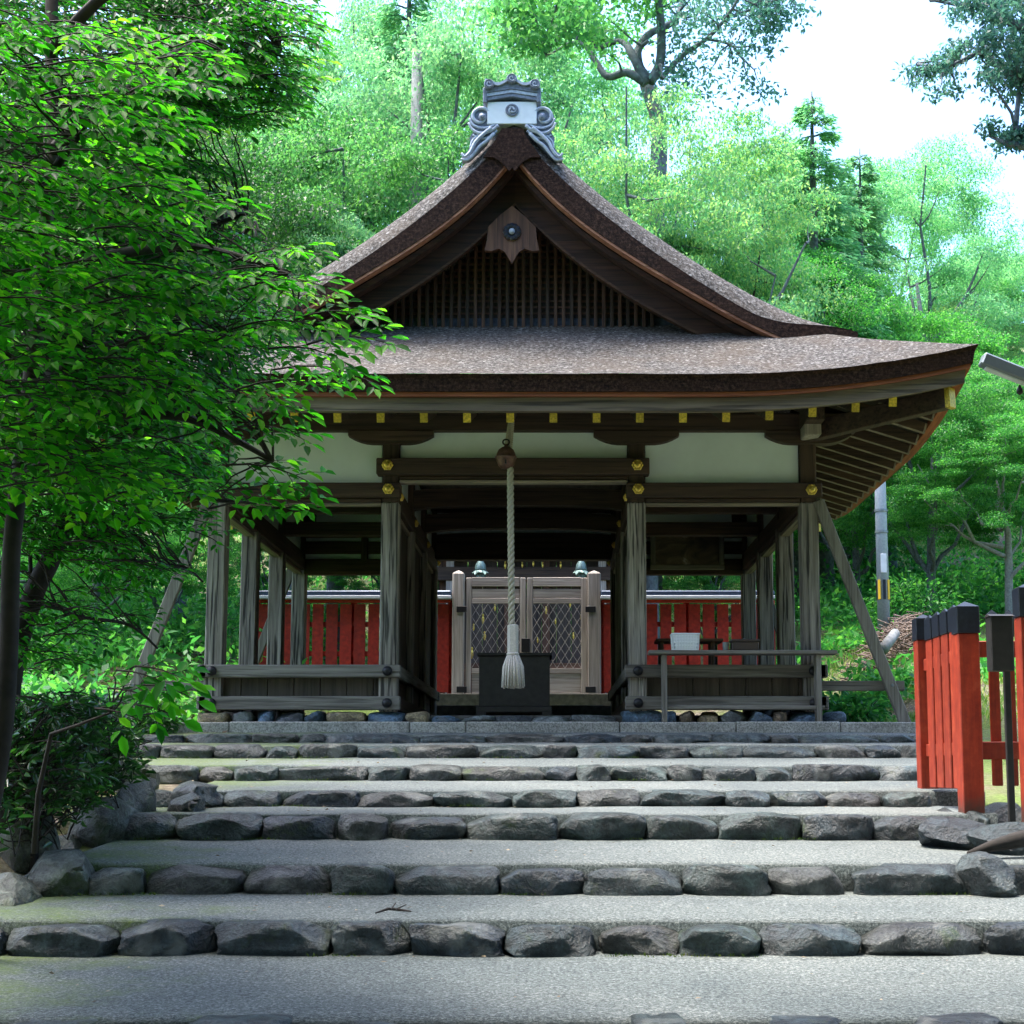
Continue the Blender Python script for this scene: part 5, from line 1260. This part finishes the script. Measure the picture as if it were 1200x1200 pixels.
clump_crown('crown', sp, L_TEAL, gt_, .12, 115, .55, 3, near_pts=tips, bark=M_BARK_COOL)
sp = [(P(R.uniform(590, 760), R.uniform(-60, 52), GYY+R.uniform(-2, 2)), R.uniform(.5, 1.0), R.uniform(.6, 1)) for _ in range(42)]
clump_crown('inner_crown', sp, L_MID, gt_, .14, 260, .45, 4, near_pts=tips, bark=M_BARK_COOL)
# overhanging tree at the right top corner, nearer
OT = 20.0; ox = P(1330, 700, OT).x
ot = thing('overhanging_tree', (ox, OT, gz(ox, OT)), 'teal-green tree reaching in with a curved limb at the upper frame corner by the sky', 'tree')
q3 = [Vector((ox, OT, gz(ox, OT)-.3)), P(1310, 500, OT), P(1270, 300, OT), P(1235, 190, OT)]
MB().tube(q3, [.25, .22, .17, .12], 10).build('trunk', M_BARK_COOL, ot, smooth=True)
nb = [q3[-1]]
for pts in ([(1235, 190), (1205, 172), (1190, 150), (1195, 100), (1215, 40)], [(1205, 172), (1180, 168), (1160, 160)], [(1195, 100), (1150, 60), (1110, 80), (1075, 75)], [(1215, 40), (1150, 10), (1090, 0)]):
    q4 = [P(a, b, OT+R.uniform(-.5, .5)) for a, b in pts]; MB().tube(q4, [lerp(.07, .015, i/(len(q4)-1)) for i in range(len(q4))], 7).build('limb', M_BARK_COOL, ot, smooth=True); nb += q4
sp = [(P(R.uniform(1168, 1250), R.uniform(-40, 120), OT+R.uniform(-1, 1)), R.uniform(.3, .5), 1) for _ in range(34)]
sp += [(P(R.uniform(1160, 1240), R.uniform(145, 175), OT+R.uniform(-.5, .5)), R.uniform(.18, .3), .7) for _ in range(10)]
sp += [(P(R.uniform(1068, 1170), R.uniform(70, 120)-max(0, (px_-1120)*.0), OT+R.uniform(-1, 1)), R.uniform(.15, .32), .35) for _ in range(14)]
sp += [(P(R.uniform(1120, 1175), R.uniform(-30, 70), OT+R.uniform(-1, 1)), R.uniform(.2, .36), .5) for _ in range(16)]
clump_crown('crown', sp, L_TEAL, ot, .08, 220, .6, 8, near_pts=nb, bark=M_BARK_COOL)

# undergrowth on the slopes
cs = []
rng = np.random.default_rng(21)
def under(n, x0, x1, y0, y1, r, h, keep=lambda x, y: True):
    for _ in range(n):
        x = R.uniform(x0, x1); y = R.uniform(y0, y1)
        if not keep(x, y): continue
        m = R.randrange(60, 130); q_ = rng.normal(size=(m, 3))*np.array([r, r, h*.4]); q_[:, 2] = np.abs(q_[:, 2]); cs.append(q_+np.array([x, y, gz(x, y)]))
under(420, -16, -4.6, 19, 34, .45, .9); under(260, 5.2, 15, 27.5, 36, .5, .9)
under(300, -20, 20, 32, 42, .6, 1.3); under(420, -26, 26, 40, 60, .8, 1.8)
under(60, 3.6, 6.5, 19.5, 28, .35, .3); under(150, -9, -4.6, 11.5, 19, .30, .35)
cen = np.vstack(cs); N = len(cen); dr = rng.normal(size=(N, 3)); nr = rand_unit(N, 1.6, rng)
v, f = leaf_arrays(cen, dr, nr, .14*rng.uniform(.6, 1.5, N), .075*rng.uniform(.6, 1.4, N))
me = quad_mesh('undergrowth', v, f); me.materials.append(L_VIVID); o = bpy.data.objects.new('undergrowth', me); C.objects.link(o); o['kind'] = 'stuff'; o['label'] = 'low leafy undergrowth covering the wooded slopes'
# grass and weeds near the hall, right side
cs = []
for _ in range(14000):
    x = R.uniform(3.4, 10); y = R.uniform(16.6, 28)
    if noise.noise(Vector((x*.8, y*.8, 0))) < -.12: continue
    cs.append((x, y, gz(x, y)))
cen = np.array(cs); N = len(cen); dr = rng.normal(size=(N, 3))*.5; dr[:, 2] = 1; nr = rand_unit(N, 0, rng)
v, f = leaf_arrays(cen, dr, nr, .13*rng.uniform(.5, 1.6, N), .022*rng.uniform(.6, 1.5, N))
me = quad_mesh('grass', v, f); me.materials.append(m_leaf('grass_blades', [(.10, .22, .04), (.20, .36, .08), (.38, .42, .18)], (1.5, 1.5, 1.2), .4)); o = bpy.data.objects.new('grass', me); C.objects.link(o); o['kind'] = 'stuff'; o['label'] = 'grass and weeds on the sunny slope beside the hall'
# leaf litter on the left bank
cs = []
for _ in range(9000):
    x = R.uniform(-9, -3.5); y = R.uniform(10, 24); cs.append((x, y, gz(x, y)+.02))
cen = np.array(cs); N = len(cen); dr = rng.normal(size=(N, 3)); dr[:, 2] *= .25; nr = rand_unit(N, 2.5, rng)
v, f = leaf_arrays(cen, dr, nr, .09*rng.uniform(.5, 1.4, N), .045*rng.uniform(.6, 1.4, N))
me = quad_mesh('leaf_litter', v, f); me.materials.append(L_BRN); o = bpy.data.objects.new('leaf_litter', me); C.objects.link(o); o['kind'] = 'stuff'; o['label'] = 'dry leaf litter over the shaded bank'

def bush(name, px_, py_, Y, r, h, mat, label, n=900, leaf=.10, cat='bush'):
    p = P(px_, py_, Y); z = gz(p.x, Y); t = thing(name, (p.x, Y, z), label, cat); mbx = MB(); tp = []
    for k2 in range(9):
        a = R.uniform(0, 6.28); e = Vector((p.x+math.cos(a)*r*.7, Y+math.sin(a)*r*.7, z+h*R.uniform(.4, .9))); mbx.tube(curve((p.x, Y, z-.05), e, .1, 4, .04), [.018, .014, .01, .007, .004], 5, False)
    mbx.build('stems', M_BARK, t)
    q_ = rng.normal(size=(n, 3)); q_ /= np.linalg.norm(q_, axis=1, keepdims=True); q_ *= rng.uniform(.3, 1, (n, 1))**.6
    q_ = q_*np.array([r, r, h*.55])*(1+.25*np.sin(q_[:, :1]*9)*np.cos(q_[:, 1:2]*7)); cen = q_+np.array([p.x, Y, z+h*.5]); dr = q_/r+rng.normal(size=(n, 3))*.5; dr[:, 2] -= .2
    v, f = leaf_arrays(cen, dr, rand_unit(n, 1.4, rng), leaf*rng.uniform(.6, 1.3, n), leaf*.45*rng.uniform(.7, 1.3, n), near=True)
    me = quad_mesh('foliage', v, f); me.materials.append(mat); o = bpy.data.objects.new('foliage', me); C.objects.link(o); o.parent = t; o.location = -wloc(t); o['kind'] = 'stuff'
    return t
bush('bush', 1000, 830, 17.6, .42, .42, L_VIVID, 'small green bush growing behind the granite edge beside the raking prop')
0 and bush('bush', 985, 800, 20.5, .5, .6, L_VIVID, 'leafy bush seen low between the outer posts')
bush('bush', 72, 850, 13.0, .55, .7, L_SHRUB, 'dark leafy bush on the bank beside the end of the upper steps', 1500, .09)
bush('bush', 178, 822, 15.8, .30, .4, L_DEEP, 'small dark bush at the corner of the granite edge', 700, .08)
bush('bush', 1070, 690, 26, .9, 1.1, L_VIVID, 'leafy shrub behind the heap of cut branches', 1500)
0 and bush('bush', 195, 830, 18.2, .5, .6, L_SHRUB, 'dark bush beside the hall corner post on the shaded bank')

# ------------------------------------------------------------------ foreground trees on the left
R.seed(77); rng = np.random.default_rng(77)
def limb_path(pts, n=5):
    q3 = [P(*p) for p in pts]; out = []
    for i in range(len(q3)-1):
        for k2 in range(n):
            t = k2/n; p0, p1, p2, p3 = q3[max(0, i-1)], q3[i], q3[i+1], q3[min(len(q3)-1, i+2)]
            out.append(.5*((2*p1)+(-p0+p2)*t+(2*p0-5*p1+4*p2-p3)*t*t+(-p0+3*p1-3*p2+p3)*t**3))
    return out+[q3[-1]]
class Sprays:
    def __init__(s): s.c = []; s.d = []; s.n = []; s.l = []; s.tw = MB()
    def spray(s, tip, back, size, nl, leaf, tilt, anchor=None):
        """a flat fan of leaves: main twig ends at tip, comes from direction back"""
        tip = Vector(tip); d = -Vector(back).normalized(); up = (Vector((0, 0, 1))+Vector((tilt[0], tilt[1], 0))).normalized()
        side = d.cross(up).normalized(); up = side.cross(d).normalized(); root = tip-d*size
        main = [root.lerp(tip, t)+up*(.10*size*math.sin(t*math.pi)) for t in (0, .25, .5, .75, 1)]
        s.tw.tube(main, [.006, .005, .004, .003, .0015], 4, False)
        if anchor is not None and (anchor-root).length < 1.0: s.tw.tube(curve(anchor, root, .10, 7, .035), [.0065, .006, .0055, .005, .0045, .004, .0035, .003], 4, False)
        def leaf_at(p, dd, L):
            s.c.append(tuple(p)); s.d.append(tuple(dd)); s.n.append(tuple(up+Vector((rng.normal(), rng.normal(), 0))*.28)); s.l.append(L)
        ns = max(3, int(nl/8))
        for k2 in range(ns):
            t = .12+.85*k2/ns; p = root.lerp(tip, t)+up*(.10*size*math.sin(t*math.pi)); sg = 1 if k2 % 2 else -1
            dd = (d*.75+side*sg*R.uniform(.6, 1.0)+up*R.uniform(-.25, .05)).normalized(); L_ = size*(.62-.42*t)*R.uniform(.7, 1.15)
            s.tw.tube([p, p+dd*L_*.5+up*.01, p+dd*L_], [.003, .002, .001], 3, False)
            m = max(2, int(L_/(leaf*.55)))
            for j in range(m):
                u = (j+.6)/m; pp = p+dd*L_*u; s2 = 1 if j % 2 else -1
                ld = (dd*.7+(dd.cross(up))*s2*.75+up*R.uniform(-.35, .1)).normalized(); leaf_at(pp, ld, leaf*R.uniform(.55, 1.25))
            leaf_at(p+dd*L_, dd-up*.2, leaf*R.uniform(.8, 1.15))
        leaf_at(tip, d-up*.25, leaf*1.1)
    def build(s, par, mat, nparts=0, ratio=.5, key=None):
        c = np.array(s.c); d = np.array(s.d); n = np.array(s.n); l = np.array(s.l); N = len(c)
        order = np.argsort(key(c, l)) if nparts else np.arange(N)
        sel = order[:nparts]; rest = order[nparts:]
        if len(rest):
            v, f = leaf_arrays(c[rest], d[rest], n[rest], l[rest], l[rest]*ratio*rng.uniform(.85, 1.15, len(rest)), near=True)
            me = quad_mesh('foliage', v, f); me.materials.append(mat); o = bpy.data.objects.new('foliage', me); C.objects.link(o); o.parent = par; o.location = -wloc(par); o['kind'] = 'stuff'
        if nparts:
            v, f = leaf_arrays(np.zeros((1, 3)), np.array([[1., 0, 0]]), np.array([[0, 0, 1.]]), np.array([1.]), np.array([ratio]), near=True)
            lm = quad_mesh('leaf', v, f); lm.materials.append(mat)
            for i in sel:
                dd = Vector(d[i]).normalized(); nn_ = Vector(n[i]); sd2 = dd.cross(nn_).normalized(); n2 = sd2.cross(dd)
                o = bpy.data.objects.new('leaf', lm); C.objects.link(o); o.parent = par
                M = Matrix((( dd.x, -sd2.x, n2.x, 0), (dd.y, -sd2.y, n2.y, 0), (dd.z, -sd2.z, n2.z, 0), (0, 0, 0, 1)))
                o.rotation_euler = M.to_euler(); o.scale = (l[i],)*3; o.location = Vector(c[i])-wloc(par)
        s.tw.build('twigs', M_BARK, par, kind='stuff')
def edge_x(py):      # how far right the foliage reaches at this height
    return interp(py, [(-60, 395), (40, 385), (80, 385), (130, 370), (160, 300), (200, 285), (250, 300), (300, 345), (340, 390), (370, 440), (400, 462), (420, 420), (440, 415), (460, 380), (500, 350), (540, 360), (575, 345), (600, 350), (620, 330), (650, 265), (700, 210), (780, 140)])
# tree 1: nearest, large bright leaves
t1 = P(-6, 900, 8.2); nt_ = thing('maple_tree', (t1.x, t1.y, gz(t1.x, t1.y)), 'leafy green tree with big bright leaves overhanging the hall roof from a dark slender trunk', 'tree')
tr = limb_path([(-60, 1180, 8.2), (-26, 1010, 8.2), (0, 880, 8.2), (10, 760, 8.2), (14, 640, 8.25), (30, 500, 8.4), (48, 330, 8.6), (60, 150, 8.9), (60, -80, 9.2)])
MB().tube(tr, [lerp(.060, .04, i/(len(tr)-1)) for i in range(len(tr))], 12).build('trunk', M_BARK, nt_, smooth=True)
L1 = [[(30, 500, 8.4), (90, 420, 8.2), (180, 400, 7.9), (280, 400, 7.6)], [(48, 330, 8.6), (130, 300, 8.2), (230, 290, 7.7), (340, 320, 7.3)], [(60, 180, 8.9), (120, 120, 8.4), (190, 90, 8.0), (260, 60, 7.6)],
      [(50, 300, 8.6), (60, 210, 8.1), (100, 150, 7.6)], [(60, 60, 9.0), (130, -10, 8.6), (220, -30, 8.2), (330, -20, 8)], [(40, 420, 8.5), (120, 480, 8.0), (220, 490, 7.7), (320, 540, 7.5)], [(20, 560, 8.3), (80, 540, 8.0), (150, 560, 7.8)]]
anch = list(tr[15:])
for lp_ in L1:
    q3 = limb_path(lp_); anch += q3; MB().tube(q3, [lerp(.045, .012, i/(len(q3)-1)) for i in range(len(q3))], 7).build('branch', M_BARK, nt_, smooth=True)
sps = Sprays()
def near_anchor(p, A): return min(A, key=lambda t: (t-p).length+(1.5 if t.x > p.x else 0))
def add_sprays(S_, n, px_rng, py_rng, Yr, size, nl, leaf, A, ef=1.0, eo=0, dark=0, shape=None):
    for _ in range(n):
        for _t in range(40):
            py_ = R.uniform(*py_rng); px_ = R.uniform(*px_rng)
            if px_ < (edge_x(py_)*ef+eo if shape is None else shape(py_)): break
        Y = R.uniform(*Yr); p = P(px_, py_, Y); bk_ = Vector((-1, R.uniform(-.3, .6), R.uniform(-.05, .45)))
        S_.spray(p, bk_, size*R.uniform(.7, 1.25), nl, leaf, (R.uniform(-.25, .25), R.uniform(-.9, -.25)), near_anchor(p, A))
# explicit sprays at the outer fringe
for px_, py_, Y in ((462, 405, 6.9), (440, 372, 7.0), (415, 430, 7.1), (395, 340, 7.0), (400, 460, 7.2), (445, 452, 7.4), (380, 300, 7.1), (365, 520, 7.4), (365, 490, 7.4), (372, 570, 7.4), (350, 600, 7.5), (372, 596, 7.4), (300, 250, 7.2), (235, 235, 7.0), (170, 90, 6.9), (150, 130, 6.8), (175, 200, 6.9), (330, 470, 7.3), (320, 330, 7.0), (270, 340, 7.0), (215, 360, 6.9), (380, 385, 7.0), (345, 350, 7.0)):
    p = P(px_, py_, Y); sps.spray(p, (-1, R.uniform(0, .4), R.uniform(.02, .28)), R.uniform(.42, .60), 64, .082, (R.uniform(-.2, .2), R.uniform(-.8, -.4)), near_anchor(p, anch))
add_sprays(sps, 220, (-60, 420), (40, 610), (6.8, 8.4), .56, 66, .080, anch, ef=.74)
sps.build(nt_, L_NEAR, 300, .50, key=lambda c, l: c[:, 1]/l-.0*c[:, 0])
# tree 2: denser, smaller leaves behind the first
t2 = P(60, 900, 10.8); dt2 = thing('camellia_tree', (t2.x, t2.y, gz(t2.x, t2.y)), 'dense dark-leaved tree with a leaning black stem behind the bright maple leaves', 'tree')
st = limb_path([(4, 1060, 10.2), (8, 930, 10.2), (12, 800, 10.2), (38, 700, 10.3), (66, 640, 10.4), (85, 560, 10.6), (110, 470, 10.8), (150, 330, 11), (170, 100, 11.3), (170, -100, 11.6)])
MB().tube(st, [lerp(.085, .05, i/(len(st)-1)) for i in range(len(st))], 10).build('trunk', M_BARK, dt2, smooth=True)
an2 = list(st[13:])
for lp_, rr_ in (([(80, 620, 10.4), (110, 632, 10.3), (140, 650, 10.2), (175, 662, 10.1), (215, 664, 10), (238, 682, 10)], .022), ([(40, 715, 10.3), (62, 708, 10.2), (90, 722, 10.1), (150, 732, 10), (185, 760, 10)], .02),
    ([(150, 330, 11), (210, 280, 10.6), (290, 250, 10.2)], .04), ([(165, 160, 11.2), (230, 90, 10.7), (330, 60, 10.3)], .04), ([(170, 20, 11.4), (240, -30, 11), (330, -30, 10.6)], .04), ([(110, 470, 10.8), (180, 450, 10.4), (280, 470, 10)], .035), ([(130, 400, 11), (200, 560, 10.3), (300, 590, 9.9)], .03), ([(38, 700, 10.3), (36, 640, 10.4), (50, 580, 10.6), (48, 520, 10.7)], .018)):
    q3 = limb_path(lp_); an2 += q3; MB().tube(q3, [lerp(rr_, rr_*.35, i/(len(q3)-1)) for i in range(len(q3))], 6).build('branch', M_BARK, dt2, smooth=True)
sp2 = Sprays()
add_sprays(sp2, 620, (-60, 420), (-60, 590), (9.2, 11.4), .62, 92, .070, an2, ef=.82)
add_sprays(sp2, 60, (0, 380), (-60, 330), (9.2, 10.6), .6, 84, .070, an2, ef=.97)
add_sprays(sp2, 90, (230, 392), (10, 150), (9.5, 10.5), .5, 60, .065, an2, ef=1.0)
add_sprays(sp2, 60, (0, 290), (470, 660), (9.3, 10.3), .45, 50, .062, an2, ef=1.0)
add_sprays(sp2, 70, (0, 230), (600, 800), (9.3, 10.8), .42, 46, .065, an2, ef=1.0)
sp2.build(dt2, L_NEAR_DARK, 0, .48)
# tree 3: brighter yellow-green leaves beyond, at the fringe of the gap
t3 = P(-60, 880, 12.6); dt3 = thing('young_tree', (t3.x, t3.y, gz(t3.x, t3.y)), 'young yellow-green tree whose sprays show beyond the dark leaves beside the thatch', 'tree')
s3 = limb_path([(-60, 900, 12.6), (-40, 600, 12.6), (60, 300, 12.5), (180, 120, 12.4), (300, 20, 12.2)])
MB().tube(s3, [lerp(.10, .03, i/(len(s3)-1)) for i in range(len(s3))], 9).build('trunk', M_BARK, dt3, smooth=True)
s4 = limb_path([(60, 300, 12.5), (160, 330, 12.2), (250, 300, 12), (300, 260, 11.8)]); MB().tube(s4, [lerp(.05, .015, i/(len(s4)-1)) for i in range(len(s4))], 7).build('branch', M_BARK, dt3, smooth=True)
sp3 = Sprays()
add_sprays(sp3, 45, (240, 395), (20, 420), (11.2, 12.6), .55, 60, .07, s3+s4, ef=1.02)
add_sprays(sp3, 60, (0, 300), (-40, 480), (11.6, 13), .7, 60, .075, s3+s4, ef=1.0)
sp3.build(dt3, m_leaf('leaf_fringe', [(.04, .17, .02), (.09, .28, .03), (.16, .36, .04)], (2.0, 2.0, 1.0), .5), 0, .5)
# bright low sprig in front of the granite edge
sg = thing('leafy_sprig', tuple(P(120, 960, 8.6)), 'low bright leafy sprig hanging before the end of the granite edge', 'shrub')
spg = Sprays(); A4 = [P(60, 860, 8.9), P(90, 850, 8.8), P(130, 835, 8.7)]
MB().tube([P(40, 1000, 9), P(45, 930, 8.95)]+A4, [.02, .016, .013, .01, .007], 6).build('stem', M_BARK, sg, smooth=True)
for px_, py_ in ((232, 822), (215, 845), (200, 805), (222, 800), (175, 850), (190, 826)): spg.spray(P(px_, py_, 8.5), (-1, .1, .3), .34, 14, .115, (0, -.9), A4[-1])
spg.build(sg, L_NEAR, 0, .55)
# dark shrub over the left bank
for (px_, py_, Y, rr_, n_, lab) in ((40, 880, 9.9, 85, 130, 'dark glossy shrub spilling over the bank boulders at the frame edge'), (100, 860, 10.9, 66, 100, 'dark glossy shrub beside the moss-capped boulder')):
    p = P(px_, 1000, Y); sh = thing('shrub', (p.x, Y, gz(p.x, Y)), lab, 'shrub'); ss_ = Sprays(); base = [Vector((p.x, Y, gz(p.x, Y)+.1*k2)) for k2 in range(8)]
    MB().tube([Vector((p.x, Y, gz(p.x, Y)-.1))]+base[1:], [.03]*8, 6).build('stem', M_BARK, sh)
    for _ in range(n_):
        a = R.uniform(0, 6.28); e = P(px_+R.uniform(-1, 1)*rr_, py_+R.uniform(-.9, 1)*rr_*.8, Y+R.uniform(-.5, .4)); ss_.spray(e, (p.x-e.x+R.uniform(-.3, .3), R.uniform(-.3, .3), -.3+R.uniform(-.2, .4)), .36, 34, .085, (R.uniform(-.5, .5), R.uniform(-.9, 0)), base[R.randrange(2, 8)])
    ss_.build(sh, L_SHRUB, 0, .36)
# white round lamp globe at the left frame edge
print('objects', len(bpy.data.objects), 'tris', sum(len(m.polygons) for m in bpy.data.meshes)*2)
# unseen trees added beside and behind the viewer to block sky light
R.seed(31)
for i, (x, y, h, kd, w, lab) in enumerate((
    (-7.5, 3.0, 11, 'broad', 1.1, 'tall shade tree beside the lower steps on the bank side'), (9.6, 5.0, 12, 'broad2', 1.0, 'tall shade tree beside the lower steps on the fence side'),
    (-4.5, -5.0, 13, 'broad', 1.15, 'tall shade tree behind the viewer on the bank side'), (3.8, -6.5, 13, 'broad2', 1.15, 'tall shade tree behind the viewer on the fence side'),
    (-11, -3, 13, 'broad2', 1.2, 'shade tree deep in the wood before the steps, bank side'), (11, -2, 13, 'broad', 1.2, 'shade tree deep in the wood before the steps, fence side'),
    (-4.8, 1.5, 17, 'high', 1.1, 'high-crowned shade tree arching over the lower steps from the bank'), (5.2, 2.5, 17, 'high', 1.1, 'high-crowned shade tree arching over the lower steps from the fence side'),
    (2.9, .8, 18, 'high', 1.0, 'tall slim-trunked shade tree beside the viewer, fence side of the path'), (-2.9, .4, 18, 'high', 1.0, 'tall slim-trunked shade tree beside the viewer, bank side of the path'),
    (.2, -3.6, 19, 'high', 1.15, 'very tall high-crowned shade tree just behind the viewer'),
    (-.5, -8.5, 13, 'maple', 1.2, 'spreading shade tree close behind the viewer on the path'), (7.5, -1.0, 12, 'broad', 1.0, 'shade tree beside the viewer on the fence side'), (-7, -1, 12, 'broad2', 1.0, 'shade tree beside the viewer on the bank side'),
    (0, -13, 16, 'broad', 1.3, 'great shade tree far behind the viewer on the path'), (-10, -15, 16, 'broad2', 1.3, 'far shade tree behind the viewer, bank side'), (10, -15, 16, 'broad', 1.3, 'far shade tree behind the viewer, fence side'),
     (12.5, 9, 12, 'broad2', 1.0, 'shade tree in the wood beyond the vermilion fence'))):
    tm, cm, H = PROTO[kd]; t = thing('tree', (x, y, gz(x, y)-.2), lab, 'tree', 'shade trees along the approach'); t.rotation_euler.z = R.uniform(0, 6.28); s = h/H; t.scale = (s*w, s*w, s)
    for nme, me, mt in (('trunk', tm, M_BARK), ('crown', cm, L_DEEP)):
        o = bpy.data.objects.new(nme, me); C.objects.link(o); o.parent = t; o.material_slots[0].link = 'OBJECT'; o.material_slots[0].material = mt
